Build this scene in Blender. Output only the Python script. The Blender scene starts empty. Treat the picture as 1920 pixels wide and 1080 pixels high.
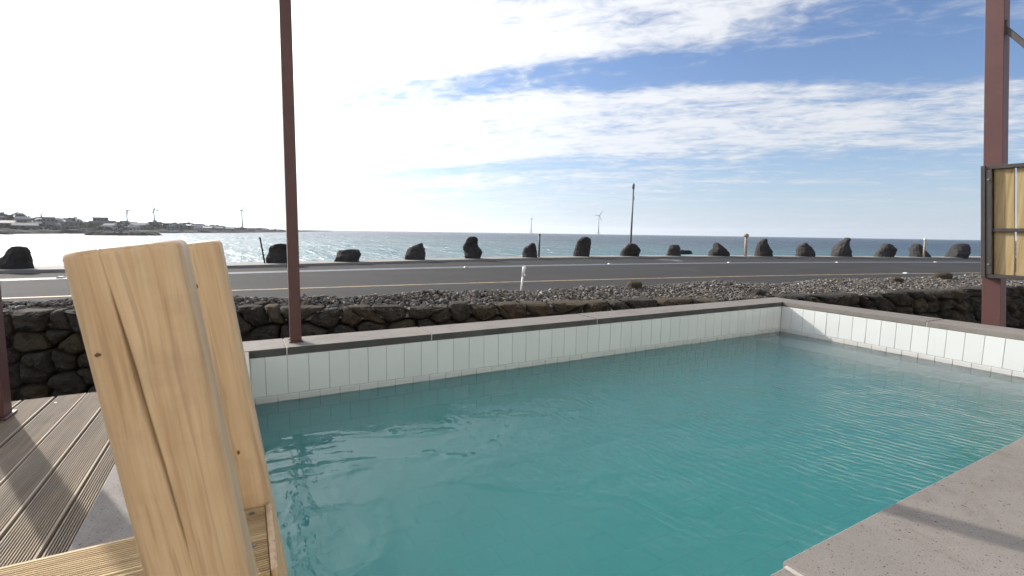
import bpy, bmesh, math, random
import numpy as np
from mathutils import Vector, Matrix, noise

random.seed(11)
rng = np.random.default_rng(11)
S = bpy.context.scene
COL = S.collection
R = math.radians
ZC = 0.86                                   # eye height above the timber deck (deck top = 0)

# ------------------------------------------------------------------ camera
FWD = Vector((0.48245033, 0.86853619, -0.11351898))
RGT = Vector((0.87491911, -0.48403715, 0.01498635))
UPV = Vector((0.04193121, 0.1065501, 0.9934228))
cam_d = bpy.data.cameras.new('camera')
cam_d.sensor_width = 36.0
cam_d.lens = 17.042
cam_d.clip_start = 0.02
cam_d.clip_end = 120000
cam_d.dof.use_dof = True
cam_d.dof.focus_distance = 3.0
cam_d.dof.aperture_fstop = 10.0
cam = bpy.data.objects.new('camera', cam_d)
COL.objects.link(cam)
cam.matrix_world = Matrix(((RGT.x, UPV.x, -FWD.x, 0), (RGT.y, UPV.y, -FWD.y, 0), (RGT.z, UPV.z, -FWD.z, ZC), (0, 0, 0, 1)))
S.camera = cam

# ------------------------------------------------------------------ sun, sky, exposure
SUN_EL = R(28.0)
SUN_AZ = math.atan2(-0.40, 0.917)           # from +Y towards -X
SDIR = Vector((math.sin(SUN_AZ) * math.cos(SUN_EL), math.cos(SUN_AZ) * math.cos(SUN_EL), math.sin(SUN_EL)))
sun_d = bpy.data.lights.new('sun', 'SUN')
sun_d.energy = 2.9
sun_d.angle = R(0.53)
sun_d.color = (1.0, 0.92, 0.81)
sun = bpy.data.objects.new('sun', sun_d)
COL.objects.link(sun)
sun.rotation_euler = (-SDIR).to_track_quat('-Z', 'Y').to_euler()

S.view_settings.view_transform = 'Standard'
S.view_settings.look = 'None'
S.view_settings.exposure = 0.9
S.view_settings.gamma = 1.0
S.view_settings.use_curve_mapping = False

S.render.engine = 'CYCLES'
cy = S.cycles
cy.use_denoising = True
try:
    cy.denoiser = 'OPENIMAGEDENOISE'
except Exception:
    pass
cy.max_bounces = 14
cy.diffuse_bounces = 7
cy.glossy_bounces = 3
cy.transmission_bounces = 4
cy.transparent_max_bounces = 16
cy.volume_bounces = 8
cy.caustics_reflective = False
cy.caustics_refractive = False
cy.sample_clamp_indirect = 6.0
S.render.film_transparent = False


class NT:
    """small helper around a node tree"""
    def __init__(self, tree):
        self.t = tree
        tree.nodes.clear()

    def n(self, typ, **kw):
        nd = self.t.nodes.new(typ)
        for k, v in kw.items():
            setattr(nd, k, v)
        return nd

    def set(self, sock, v):
        if isinstance(v, bpy.types.NodeSocket):
            self.t.links.new(v, sock)
        elif v is not None:
            if sock.type in ('RGBA',) and len(v) == 3:
                v = (*v, 1.0)
            sock.default_value = v

    def math(self, op, a, b=None, c=None, clamp=False):
        nd = self.n('ShaderNodeMath', operation=op)
        nd.use_clamp = clamp
        for i, v in enumerate((a, b, c)):
            if v is not None:
                self.set(nd.inputs[i], v)
        return nd.outputs[0]

    def vmath(self, op, a, b=None, scale=None):
        nd = self.n('ShaderNodeVectorMath', operation=op)
        self.set(nd.inputs[0], a)
        if b is not None:
            self.set(nd.inputs[1], b)
        if scale is not None:
            self.set(nd.inputs['Scale'], scale)
        return nd.outputs['Value'] if op in ('DOT_PRODUCT', 'LENGTH', 'DISTANCE') else nd.outputs[0]

    def mix(self, f, a, b, blend='MIX'):
        nd = self.n('ShaderNodeMix', data_type='RGBA', blend_type=blend)
        self.set(nd.inputs[0], f)
        self.set(nd.inputs[6], a)
        self.set(nd.inputs[7], b)
        return nd.outputs[2]

    def ramp(self, f, stops):
        nd = self.n('ShaderNodeValToRGB')
        cr = nd.color_ramp
        while len(cr.elements) < len(stops):
            cr.elements.new(0.5)
        for e, (p, c) in zip(cr.elements, stops):
            e.position = p
            e.color = (*c, 1) if len(c) == 3 else c
        self.set(nd.inputs[0], f)
        return nd.outputs[0]

    def smooth(self, x, a, b, lo=0.0, hi=1.0):
        nd = self.n('ShaderNodeMapRange', interpolation_type='SMOOTHSTEP')
        self.set(nd.inputs[0], x)
        for i, v in ((1, a), (2, b), (3, lo), (4, hi)):
            nd.inputs[i].default_value = v
        return nd.outputs[0]

    def noise(self, vec, scale, detail=4, rough=0.55, dist=0.0, col=False):
        nd = self.n('ShaderNodeTexNoise')
        if vec is not None:
            self.set(nd.inputs['Vector'], vec)
        nd.inputs['Scale'].default_value = scale
        nd.inputs['Detail'].default_value = detail
        nd.inputs['Roughness'].default_value = rough
        nd.inputs['Distortion'].default_value = dist
        return nd.outputs['Color' if col else 'Fac']

    def voronoi(self, vec, scale, feature='F1', out='Distance', rand=1.0):
        nd = self.n('ShaderNodeTexVoronoi', feature=feature)
        if vec is not None:
            self.set(nd.inputs['Vector'], vec)
        nd.inputs['Scale'].default_value = scale
        nd.inputs['Randomness'].default_value = rand
        return nd.outputs[out]

    def mapping(self, vec, loc=(0, 0, 0), rot=(0, 0, 0), scale=(1, 1, 1)):
        nd = self.n('ShaderNodeMapping')
        self.set(nd.inputs[0], vec)
        nd.inputs[1].default_value = loc
        nd.inputs[2].default_value = rot
        nd.inputs[3].default_value = scale
        return nd.outputs[0]

    def bump(self, h, strength=0.3, dist=0.01, normal=None):
        nd = self.n('ShaderNodeBump')
        self.set(nd.inputs['Height'], h)
        nd.inputs['Strength'].default_value = strength
        nd.inputs['Distance'].default_value = dist
        if normal is not None:
            self.set(nd.inputs['Normal'], normal)
        return nd.outputs[0]

    def rgb(self, r, g, b):
        nd = self.n('ShaderNodeCombineColor')
        for i, v in enumerate((r, g, b)):
            self.set(nd.inputs[i], v)
        return nd.outputs[0]


# ---- world: physical sky with broken altocumulus and streak cloud
W = bpy.data.worlds.new('World')
S.world = W
W.use_nodes = True
w = NT(W.node_tree)
tc = w.n('ShaderNodeTexCoord')
D = tc.outputs['Generated']
sky = w.n('ShaderNodeTexSky', sky_type='NISHITA')
sky.sun_disc = False
sky.sun_elevation = SUN_EL
sky.sun_rotation = SUN_AZ
sky.altitude = 5
sky.air_density = 1.0
sky.dust_density = 0.4
sky.ozone_density = 3.0
sep = w.n('ShaderNodeSeparateXYZ')
w.set(sep.inputs[0], D)
zz = w.math('MAXIMUM', sep.outputs[2], 0.0)
inv = w.math('DIVIDE', 1.0, w.math('ADD', zz, 0.10))
P = w.vmath('SCALE', D, scale=inv)
pm = w.n('ShaderNodeSeparateXYZ')
w.set(pm.inputs[0], P)
P2 = w.n('ShaderNodeCombineXYZ')
w.set(P2.inputs[0], pm.outputs[0])
w.set(P2.inputs[1], pm.outputs[1])
P2 = P2.outputs[0]
# the cloud deck lies in long bands; e runs along them, q across
EQ = w.mapping(P2, rot=(0, 0, R(45)))
eq = w.n('ShaderNodeSeparateXYZ')
w.set(eq.inputs[0], EQ)
e_, q_ = eq.outputs[0], eq.outputs[1]
n_big = w.noise(w.mapping(EQ, scale=(0.45, 1.0, 1.0)), 0.9, 3, 0.5, 0.3)
n_mid = w.noise(w.mapping(EQ, loc=(3.1, 7.7, 0), scale=(0.7, 1.0, 1)), 3.2, 5, 0.6, 0.5)
n_fine = w.noise(w.mapping(EQ, loc=(1.3, 2.2, 0), rot=(0, 0, R(25)), scale=(0.6, 1.0, 1)), 12.0, 5, 0.65, 0.6)
n_streak = w.noise(w.mapping(EQ, loc=(4.0, 1.0, 0), scale=(0.16, 1.0, 1)), 2.4, 4, 0.6, 0.2)
qw = w.math('ADD', q_, w.math('MULTIPLY', w.math('SUBTRACT', n_big, 0.5), 0.45))
band = w.ramp(w.math('DIVIDE', qw, 8.0, clamp=True), [(0.0, (.55,) * 3), (0.15, (.60,) * 3), (0.262, (.80,) * 3), (0.276, (.56,) * 3), (0.288, (.20,) * 3),
              (0.312, (.24,) * 3), (0.338, (.86,) * 3), (0.46, (.80,) * 3), (0.505, (.52,) * 3), (0.525, (.34,) * 3), (0.56, (.55,) * 3), (0.70, (.42,) * 3)])
# the gap closes towards the sun and opens away from it
side = w.math('ADD', w.smooth(e_, 0.1, -1.7, 0.0, 0.55), w.math('MULTIPLY', w.smooth(e_, 0.0, 1.0, 0.0, -0.50), w.smooth(q_, 0.7, 1.7)))
near_gap = w.smooth(q_, 3.0, 2.4)
dens = w.math('ADD', band, w.math('MULTIPLY', side, w.math('ADD', 0.25, w.math('MULTIPLY', near_gap, 0.75))))
tex = w.math('ADD', w.math('MULTIPLY', w.math('SUBTRACT', n_mid, 0.5), 1.2), w.math('MULTIPLY', w.math('SUBTRACT', n_fine, 0.5), 1.05))
tex = w.math('ADD', tex, w.math('MULTIPLY', w.math('SUBTRACT', n_streak, 0.5), 1.0))
dens = w.math('ADD', dens, tex)
mask = w.smooth(dens, 0.22, 0.98)
cosang = w.vmath('DOT_PRODUCT', D, tuple(SDIR))
# thin cloud scatters sunlight forwards (Henyey-Greenstein, g = .72) and is front-lit opposite the sun
g = 0.72
den = w.math('POWER', w.math('SUBTRACT', 1 + g * g, w.math('MULTIPLY', cosang, 2 * g)), 1.5)
hg = w.math('DIVIDE', (1 - g * g), den)
front = w.math('MAXIMUM', w.math('MULTIPLY', cosang, -1.0), 0.0)
lum = w.math('ADD', 3.9, w.math('ADD', w.math('MULTIPLY', hg, 1.5), w.math('MULTIPLY', front, 5.0)))
lum = w.math('MULTIPLY', lum, w.math('ADD', 0.82, w.math('MULTIPLY', mask, 0.22)))
cl = w.vmath('SCALE', (0.985, 1.0, 1.045), scale=lum)
clear = w.mix(1.0, sky.outputs[0], (0.50, 0.60, 0.74), 'MULTIPLY')
# sea haze low over the horizon
veil = w.math('MULTIPLY', w.math('POWER', 2.718, w.math('MULTIPLY', zz, -9.0)), 0.94)
hz = w.vmath('SCALE', (0.86, 0.98, 1.13), scale=w.math('ADD', 3.3, w.math('MULTIPLY', hg, 1.6)))
colr = w.mix(w.math('MULTIPLY', mask, 0.95), clear, cl)
colr = w.mix(veil, colr, hz)
# forward glare of the hazy air about the sun
colr = w.mix(1.0, colr, w.vmath('SCALE', (1.0, 0.99, 0.97), scale=w.math('MULTIPLY', hg, 0.35)), 'ADD')
bg = w.n('ShaderNodeBackground')
w.set(bg.inputs[0], colr)
bg.inputs[1].default_value = 0.10
wo = w.n('ShaderNodeOutputWorld')
w.set(wo.inputs[0], bg.outputs[0])
try:
    W.cycles.sampling_method = 'MANUAL'
    W.cycles.sample_map_resolution = 1024
except Exception:
    pass

# ================================================================== helpers
def tag(o, label=None, cat=None, group=None, kind=None):
    if label: o['label'] = label
    if cat: o['category'] = cat
    if group: o['group'] = group
    if kind: o['kind'] = kind
    return o


def empty(name, loc=(0, 0, 0), rz=0.0):
    o = bpy.data.objects.new(name, None)
    o.location = loc
    o.rotation_euler = (0, 0, rz)
    o.empty_display_size = 0.1
    COL.objects.link(o)
    return o


def link(name, me, m=None, parent=None, loc=None, rot=None, scale=None):
    o = bpy.data.objects.new(name, me)
    COL.objects.link(o)
    if m is not None and not me.materials:
        me.materials.append(m)
    if parent is not None:
        o.parent = parent
    if loc is not None: o.location = loc
    if rot is not None: o.rotation_euler = rot
    if scale is not None: o.scale = scale
    return o


class MB:
    def __init__(self):
        self.v, self.f = [], []

    def add(self, vs, fs):
        o = len(self.v)
        self.v += [tuple(x) for x in vs]
        self.f += [tuple(i + o for i in f) for f in fs]
        return self

    def box(self, x0, x1, y0, y1, z0, z1):
        vs = [(x0, y0, z0), (x1, y0, z0), (x1, y1, z0), (x0, y1, z0), (x0, y0, z1), (x1, y0, z1), (x1, y1, z1), (x0, y1, z1)]
        return self.add(vs, [(0, 3, 2, 1), (4, 5, 6, 7), (0, 1, 5, 4), (1, 2, 6, 5), (2, 3, 7, 6), (3, 0, 4, 7)])

    def bar(self, a, b, wx, wy, up=(0, 0, 1)):
        """square bar from a to b"""
        a, b = Vector(a), Vector(b)
        d = (b - a).normalized()
        s = d.cross(Vector(up))
        s = s.normalized() if s.length > 1e-4 else Vector((1, 0, 0))
        t = s.cross(d)
        vs = []
        for p in (a, b):
            for i, j in ((-1, -1), (1, -1), (1, 1), (-1, 1)):
                vs.append(p + s * (i * wx / 2) + t * (j * wy / 2))
        return self.add(vs, [(0, 1, 2, 3), (7, 6, 5, 4), (0, 4, 5, 1), (1, 5, 6, 2), (2, 6, 7, 3), (3, 7, 4, 0)])

    def tube(self, pts, rad, n=10, cap=True):
        pts = [Vector(p) for p in pts]
        rads = rad if isinstance(rad, (list, tuple)) else [rad] * len(pts)
        rings = []
        for i, p in enumerate(pts):
            d = (pts[min(i + 1, len(pts) - 1)] - pts[max(i - 1, 0)]).normalized()
            s = d.cross(Vector((0.13, 0.98, 0.1))).normalized()
            t = d.cross(s)
            rings.append([p + (s * math.cos(2 * math.pi * k / n) + t * math.sin(2 * math.pi * k / n)) * rads[i] for k in range(n)])
        vs = [q for r in rings for q in r]
        fs = []
        for i in range(len(pts) - 1):
            for k in range(n):
                k2 = (k + 1) % n
                fs.append((i * n + k, i * n + k2, (i + 1) * n + k2, (i + 1) * n + k))
        if cap:
            fs.append(tuple(range(n)))
            fs.append(tuple(reversed(range((len(pts) - 1) * n, len(pts) * n))))
        return self.add(vs, fs)

    def mesh(self, name, smooth=False, bevel=0.0, seg=2):
        me = bpy.data.meshes.new(name)
        me.from_pydata(self.v, [], self.f)
        bm = bmesh.new()
        bm.from_mesh(me)
        bmesh.ops.recalc_face_normals(bm, faces=bm.faces)
        if bevel > 0:
            bmesh.ops.bevel(bm, geom=list(bm.edges), offset=bevel, segments=seg, affect='EDGES', profile=0.5)
        if smooth:
            for f in bm.faces: f.smooth = True
        bm.to_mesh(me)
        bm.free()
        return me

    def build(self, name, m, parent=None, smooth=False, bevel=0.0, seg=2, loc=None):
        return link(name, self.mesh(name, smooth, bevel, seg), m, parent, loc)


def copy_tree(o, parent=None):
    c = o.copy()
    COL.objects.link(c)
    c.parent = parent
    for ch in list(o.children):
        copy_tree(ch, c)
    return c


# ================================================================== materials
def material(name):
    m = bpy.data.materials.new(name)
    m.use_nodes = True
    t = NT(m.node_tree)
    out = t.n('ShaderNodeOutputMaterial')
    return m, t, out


def principled(t, out, col, rough=0.6, normal=None, metallic=0.0, spec=0.5):
    p = t.n('ShaderNodeBsdfPrincipled')
    t.set(p.inputs['Base Color'], col)
    t.set(p.inputs['Roughness'], rough)
    t.set(p.inputs['Metallic'], metallic)
    t.set(p.inputs['Specular IOR Level'], spec)
    if normal is not None:
        t.set(p.inputs['Normal'], normal)
    t.set(out.inputs['Surface'], p.outputs[0])
    return p


def objrand(t):
    return t.n('ShaderNodeObjectInfo').outputs['Random']


def world_pos(t):
    return t.n('ShaderNodeNewGeometry').outputs['Position']


def obj_pos(t):
    return t.n('ShaderNodeTexCoord').outputs['Object']


def simple(name, col, rough=0.6, var=0.12, scale=8.0, bump=0.15, bdist=0.004, metallic=0.0, spec=0.5, fine=0.0, fscale=60.0, wear=None):
    m, t, out = material(name)
    P = world_pos(t)
    n1 = t.noise(P, scale, 5, 0.6)
    n2 = t.noise(P, fscale, 3, 0.6)
    f = t.math('ADD', t.math('MULTIPLY', t.math('SUBTRACT', n1, 0.5), var * 3), t.math('MULTIPLY', t.math('SUBTRACT', n2, 0.5), fine * 3))
    k = t.math('ADD', 1.0, f)
    c = t.vmath('SCALE', tuple(col), scale=k)
    if wear:
        wc, wamt, ws = wear
        c = t.mix(t.smooth(t.noise(P, ws, 6, 0.7), 1 - wamt - 0.12, 1 - wamt + 0.05), c, wc)
    nrm = t.bump(t.math('ADD', n2, t.math('MULTIPLY', n1, 0.5)), bump, bdist)
    principled(t, out, c, t.math('ADD', rough - 0.08, t.math('MULTIPLY', n1, 0.16)), nrm, metallic, spec)
    return m


M = {}


def basalt_slab():
    m, t, out = material('basalt_slab')
    P = world_pos(t)
    r = objrand(t)
    n1 = t.noise(P, 2.3, 5, 0.6, 0.4)
    n2 = t.noise(P, 70, 4, 0.65)
    n3 = t.noise(P, 9, 6, 0.6)
    base = t.mix(n1, (0.14, 0.126, 0.115), (0.225, 0.207, 0.19))
    base = t.mix(t.math('MULTIPLY', t.smooth(n3, 0.5, 0.75), 0.45), base, (0.15, 0.132, 0.117))
    k = t.math('ADD', 0.86, t.math('ADD', t.math('MULTIPLY', n2, 0.22), t.math('MULTIPLY', r, 0.12)))
    base = t.vmath('SCALE', base, scale=k)
    # salt-and-pepper grain, damp stains and open pores of the lava stone
    n4 = t.noise(P, 330, 2, 0.7)
    base = t.vmath('SCALE', base, scale=t.math('ADD', 0.62, t.math('MULTIPLY', n4, 0.78)))
    stain = t.smooth(t.noise(P, 4.2, 5, 0.65, 0.8), 0.52, 0.70)
    base = t.mix(t.math('MULTIPLY', stain, 0.40), base, (0.105, 0.088, 0.072))
    def pore(scale, thr, size, ch):
        vd = t.voronoi(P, scale, out='Distance'); vc = t.voronoi(P, scale, out='Color')
        sc = t.n('ShaderNodeSeparateColor'); t.set(sc.inputs[0], vc)
        return t.math('LESS_THAN', vd, t.math('MULTIPLY', t.smooth(sc.outputs[ch], thr, 1.0), size))
    pores = t.math('MAXIMUM', pore(105, 0.86, 0.32, 0), t.math('MAXIMUM', pore(210, 0.70, 0.34, 1), pore(380, 0.6, 0.33, 2)))
    base = t.mix(t.math('MULTIPLY', pores, 0.82), base, (0.022, 0.02, 0.019))
    h = t.math('SUBTRACT', t.math('MULTIPLY', n2, 0.4), pores)
    principled(t, out, base, t.math('ADD', 0.68, t.math('MULTIPLY', n3, 0.2)), t.bump(h, 0.35, 0.003), spec=0.3)
    return m


def shaded_edge_slab(src):  # shade on the upright slab faces painted in as a darker colour
    m = src.copy(); m.name = 'basalt_slab_shaded_edge'
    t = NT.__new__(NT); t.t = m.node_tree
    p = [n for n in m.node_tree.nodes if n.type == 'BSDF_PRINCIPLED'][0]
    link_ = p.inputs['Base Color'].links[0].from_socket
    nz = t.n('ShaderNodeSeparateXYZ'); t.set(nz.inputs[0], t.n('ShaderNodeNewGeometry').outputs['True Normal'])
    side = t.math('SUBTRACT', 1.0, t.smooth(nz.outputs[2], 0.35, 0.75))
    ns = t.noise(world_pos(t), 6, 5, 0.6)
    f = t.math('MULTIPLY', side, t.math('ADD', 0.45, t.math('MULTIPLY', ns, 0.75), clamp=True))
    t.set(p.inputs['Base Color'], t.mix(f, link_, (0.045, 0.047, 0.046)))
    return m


def tile_mat():
    m, t, out = material('white_glazed_tile')
    P = world_pos(t)
    r = objrand(t)
    n1 = t.noise(P, 5, 4, 0.6)
    k = t.math('ADD', 0.90, t.math('ADD', t.math('MULTIPLY', r, 0.05), t.math('MULTIPLY', n1, 0.09)))
    c = t.vmath('SCALE', (0.665, 0.68, 0.668), scale=k)
    sz = t.n('ShaderNodeSeparateXYZ'); t.set(sz.inputs[0], P)
    edge = t.math('ADD', sz.outputs[2], t.math('MULTIPLY', t.math('SUBTRACT', t.noise(P, 9, 4, 0.6), 0.5), 0.022))
    scum = t.math('MULTIPLY', t.smooth(edge, -0.148, -0.165), t.smooth(sz.outputs[2], -0.215, -0.195))                     # splash line a few centimetres above the water
    c = t.mix(t.math('MULTIPLY', scum, 0.42), c, (0.43, 0.385, 0.355))
    drip = t.smooth(t.noise(t.mapping(P, scale=(1, 1, 0.12)), 16, 4, 0.7), 0.62, 0.78)
    c = t.mix(t.math('MULTIPLY', drip, 0.16), c, (0.42, 0.40, 0.35))
    nrm = t.bump(t.noise(P, 14, 2, 0.5), 0.08, 0.01)
    principled(t, out, c, 0.2, nrm, spec=0.4)
    return m


def wood(name, c_dark, c_mid, c_light, axis='z', rough=0.62, knots=True, grey=0.0, gscale=1.0, figure=0.3):
    m, t, out = material(name)
    P = obj_pos(t)
    info = t.n('ShaderNodeObjectInfo')
    off = t.vmath('SCALE', (13.1, 7.7, 5.3), scale=info.outputs['Random'])
    P = t.vmath('ADD', P, off)
    def along(k): return tuple(k if a == axis else 1.0 for a in 'xyz')
    warp = t.noise(t.mapping(P, scale=along(0.35)), 7 * gscale, 2, 0.5, col=True)
    Q = t.vmath('ADD', P, t.vmath('SCALE', t.vmath('SUBTRACT', warp, (0.5, 0.5, 0.5)), scale=0.022))
    g1 = t.noise(t.mapping(Q, scale=along(0.035)), 42 * gscale, 4, 0.6, 0.3)          # growth bands
    g2 = t.noise(t.mapping(Q, scale=along(0.02)), 230 * gscale, 3, 0.65)              # fibres
    g3 = t.noise(t.mapping(P, scale=along(0.55)), 5 * gscale, 4, 0.6, 1.5)            # broad figure
    g4 = t.noise(t.mapping(Q, scale=along(0.03)), 75 * gscale, 2, 0.5, 0.5)           # dark late wood
    c = t.ramp(g1, [(0.30, c_dark), (0.48, c_mid), (0.70, c_light)])
    c = t.mix(t.math('MULTIPLY', t.smooth(g3, 0.46, 0.70), figure), c, c_dark)
    c = t.mix(t.math('MULTIPLY', t.smooth(g4, 0.60, 0.68), 0.32), c, tuple(x * 0.62 for x in c_dark))
    c = t.vmath('SCALE', c, scale=t.math('ADD', 0.86, t.math('MULTIPLY', g2, 0.28)))
    h = t.math('ADD', g2, t.math('MULTIPLY', g4, 0.6))
    if knots:
        kv = t.mapping(Q, scale=along(0.55))
        kd = t.voronoi(kv, 9.0, out='Distance')
        kc = t.voronoi(kv, 9.0, out='Color')
        s3 = t.n('ShaderNodeSeparateColor'); t.set(s3.inputs[0], kc)
        sz = t.math('MULTIPLY', t.smooth(s3.outputs[0], 0.62, 1.0), 0.085)
        kk = t.math('SUBTRACT', 1.0, t.math('DIVIDE', kd, t.math('ADD', sz, 0.0001)), clamp=True)
        c = t.mix(t.math('MULTIPLY', t.smooth(kk, 0.0, 0.5), 0.85), c, tuple(x * 0.28 for x in c_dark))
    if grey:
        c = t.mix(t.math('MULTIPLY', t.smooth(t.noise(P, 7, 5, 0.65), 0.3, 0.7), grey), c, (0.215, 0.185, 0.155))
    dirt = t.smooth(t.noise(P, 3.0, 6, 0.7), 0.56, 0.78)
    c = t.mix(t.math('MULTIPLY', dirt, 0.30), c, tuple(x * 0.45 for x in c_dark))
    principled(t, out, c, rough, t.bump(h, 0.25, 0.0012), spec=0.3)
    return m


def asphalt():
    m, t, out = material('asphalt')
    P = world_pos(t)
    n1 = t.noise(t.mapping(P, rot=(0, 0, R(6)), scale=(0.25, 1.6, 1)), 0.9, 5, 0.6)
    n2 = t.noise(P, 55, 3, 0.7)
    n3 = t.noise(P, 0.5, 4, 0.6)
    c = t.mix(n1, (0.031, 0.0305, 0.031), (0.056, 0.0545, 0.054))
    c = t.mix(t.math('MULTIPLY', t.smooth(n3, 0.5, 0.7), 0.35), c, (0.067, 0.065, 0.063))
    c = t.vmath('SCALE', c, scale=t.math('ADD', 0.75, t.math('MULTIPLY', n2, 0.5)))
    # hairline cracks
    e = t.voronoi(t.vmath('ADD', P, t.vmath('SCALE', t.noise(P, 1.2, 3, 0.6, col=True), scale=1.2)), 0.45, feature='DISTANCE_TO_EDGE')
    c = t.mix(t.math('MULTIPLY', t.math('LESS_THAN', e, 0.006), 0.6), c, (0.02, 0.02, 0.02))
    principled(t, out, c, 0.92, t.bump(n2, 0.5, 0.01), spec=0.15)
    return m


def line_paint(name, col, worn):
    m, t, out = material(name)
    P = world_pos(t)
    n = t.noise(P, 9, 6, 0.7)
    n2 = t.noise(P, 1.3, 4, 0.6)
    f = t.smooth(t.math('ADD', t.math('MULTIPLY', n, 0.7), t.math('MULTIPLY', n2, 0.3)), worn - 0.1, worn + 0.12)
    c = t.mix(f, (0.10, 0.095, 0.09), col)
    principled(t, out, c, 0.7, t.bump(t.noise(P, 60, 3), 0.3, 0.006))
    return m


def lava(name, dark, light, moss=0.0, scale=1.0):
    m, t, out = material(name)
    P = obj_pos(t)
    info = t.n('ShaderNodeObjectInfo')
    W_ = world_pos(t)
    r = info.outputs['Random']
    n1 = t.noise(W_, 5 * scale, 6, 0.65)
    n2 = t.noise(W_, 34 * scale, 5, 0.7)
    c = t.mix(n1, dark, light)
    c = t.vmath('SCALE', c, scale=t.math('ADD', 0.55, t.math('ADD', t.math('MULTIPLY', n2, 0.55), t.math('MULTIPLY', r, 0.45))))
    brown = t.smooth(t.math('FRACT', t.math('MULTIPLY', r, 7.31)), 0.45, 0.9)
    c = t.mix(t.math('MULTIPLY', brown, moss), c, (0.085, 0.066, 0.042))
    lich = t.smooth(t.noise(W_, 11 * scale, 6, 0.7), 0.58, 0.72)
    c = t.mix(t.math('MULTIPLY', lich, moss * 0.8), c, (0.12, 0.11, 0.08))
    pv = t.voronoi(W_, 70 * scale, out='Distance')
    pit = t.smooth(pv, 0.0, 0.35)
    c = t.vmath('SCALE', c, scale=t.math('ADD', 0.6, t.math('MULTIPLY', pit, 0.4)))
    h = t.math('ADD', t.math('MULTIPLY', n1, 1.5), t.math('ADD', n2, t.math('MULTIPLY', pit, 0.4)))
    principled(t, out, c, 0.88, t.bump(h, 1.0, 0.03 / scale), spec=0.2)
    return m


M['slab'] = basalt_slab()
M['slab_shaded'] = shaded_edge_slab(M['slab'])
M['tile'] = tile_mat()
M['grout'] = simple('grey_grout', (0.40, 0.40, 0.385), 0.85, 0.3, 12, 0.3)
M['floorgrout'] = simple('pale_floor_grout', (0.47, 0.49, 0.47), 0.8, 0.2, 8, 0.2)
M['floortile'] = simple('grey_green_floor_tile', (0.64, 0.68, 0.66), 0.4, 0.12, 3.0, 0.1)
M['mortar'] = simple('pale_mortar', (0.40, 0.37, 0.33), 0.9, 0.2, 30, 0.4)
M['concrete'] = simple('concrete', (0.26, 0.25, 0.23), 0.88, 0.22, 2.2, 0.4, 0.01, fine=0.1)
M['rawconcrete'] = simple('pool_shell_concrete', (0.27, 0.26, 0.25), 0.9, 0.2, 3, 0.4, 0.01)
M['deck'] = wood('weathered_deck_timber', (0.15, 0.108, 0.070), (0.255, 0.198, 0.138), (0.34, 0.275, 0.20), 'y', 0.7, True, 0.55)
M['tread'] = wood('tread_timber', (0.30, 0.205, 0.10), (0.45, 0.335, 0.18), (0.56, 0.44, 0.26), 'x', 0.66, True, 0.12)
M['post'] = wood('pine_post_timber', (0.42, 0.275, 0.155), (0.535, 0.38, 0.23), (0.60, 0.45, 0.29), 'z', 0.5, True, 0.0, 1.35, 0.22)
M['crack'] = simple('dark_wood_crack', (0.07, 0.045, 0.025), 0.9)
M['slat'] = wood('pale_fence_timber', (0.25, 0.172, 0.085), (0.34, 0.248, 0.125), (0.41, 0.315, 0.175), 'z', 0.75, True, 0.0)
M['red'] = simple('red_oxide_steel', (0.084, 0.033, 0.030), 0.5, 0.16, 3.5, 0.12, 0.003, spec=0.45, fine=0.06, wear=((0.17, 0.085, 0.07), 0.27, 22))
M['darkframe'] = simple('dark_brown_frame', (0.040, 0.032, 0.030), 0.55, 0.3, 14, 0.25, 0.003, fine=0.15, wear=((0.16, 0.14, 0.12), 0.27, 30))
M['steel'] = simple('galvanised_screw', (0.22, 0.22, 0.22), 0.5, 0.1, 40, 0.1, metallic=0.9)
M['asphalt'] = asphalt()
M['yellow'] = line_paint('worn_yellow_paint', (0.36, 0.25, 0.12), 0.44)
M['white'] = line_paint('worn_white_paint', (0.19, 0.198, 0.21), 0.48)
M['blue'] = line_paint('worn_blue_paint', (0.10, 0.125, 0.17), 0.46)
M['stud'] = simple('road_stud_white', (0.5, 0.49, 0.47), 0.4, 0.05)
M['wallstone'] = lava('wall_lava_stone', (0.022, 0.0195, 0.017), (0.085, 0.074, 0.060), 0.75, 1.0)
M['bollard'] = lava('roadside_lava_rock', (0.020, 0.019, 0.019), (0.078, 0.073, 0.07), 0.18, 0.8)
M['reef'] = simple('shore_lava', (0.022, 0.022, 0.023), 0.95, 0.4, 0.25, 0.5, 0.5, spec=0.1, fine=0.2, fscale=1.5)
M['fill'] = simple('dark_soil_fill', (0.055, 0.049, 0.042), 0.95, 0.3, 9, 0.6, 0.03)
M['ground'] = simple('dark_gravel_ground', (0.085, 0.078, 0.07), 0.95, 0.35, 3, 0.7, 0.03, fine=0.3)
M['whitepaint'] = simple('white_painted_steel', (0.72, 0.72, 0.70), 0.4, 0.08, 20, 0.1)
M['greypole'] = simple('grey_galvanised_pole', (0.14, 0.14, 0.145), 0.5, 0.15, 6, 0.1, metallic=0.2)
M['blackpole'] = simple('black_plastic_stake', (0.018, 0.018, 0.02), 0.5, 0.2, 10, 0.1)
M['tanpole'] = simple('bleached_wood_stake', (0.33, 0.27, 0.20), 0.8, 0.2, 20, 0.3)
M['turbine'] = simple('turbine_white', (0.30, 0.31, 0.33), 0.6, 0.03, 0.1, 0.0)
M['turbine_shade'] = simple('turbine_backlit', (0.10, 0.105, 0.115), 0.8, 0.03, 0.1, 0.0, spec=0.1)  # darker copy: backlit shade of the land turbines put into the colour
M['turbine_base'] = simple('turbine_foundation', (0.45, 0.40, 0.25), 0.6, 0.05, 0.1, 0.0)


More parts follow.
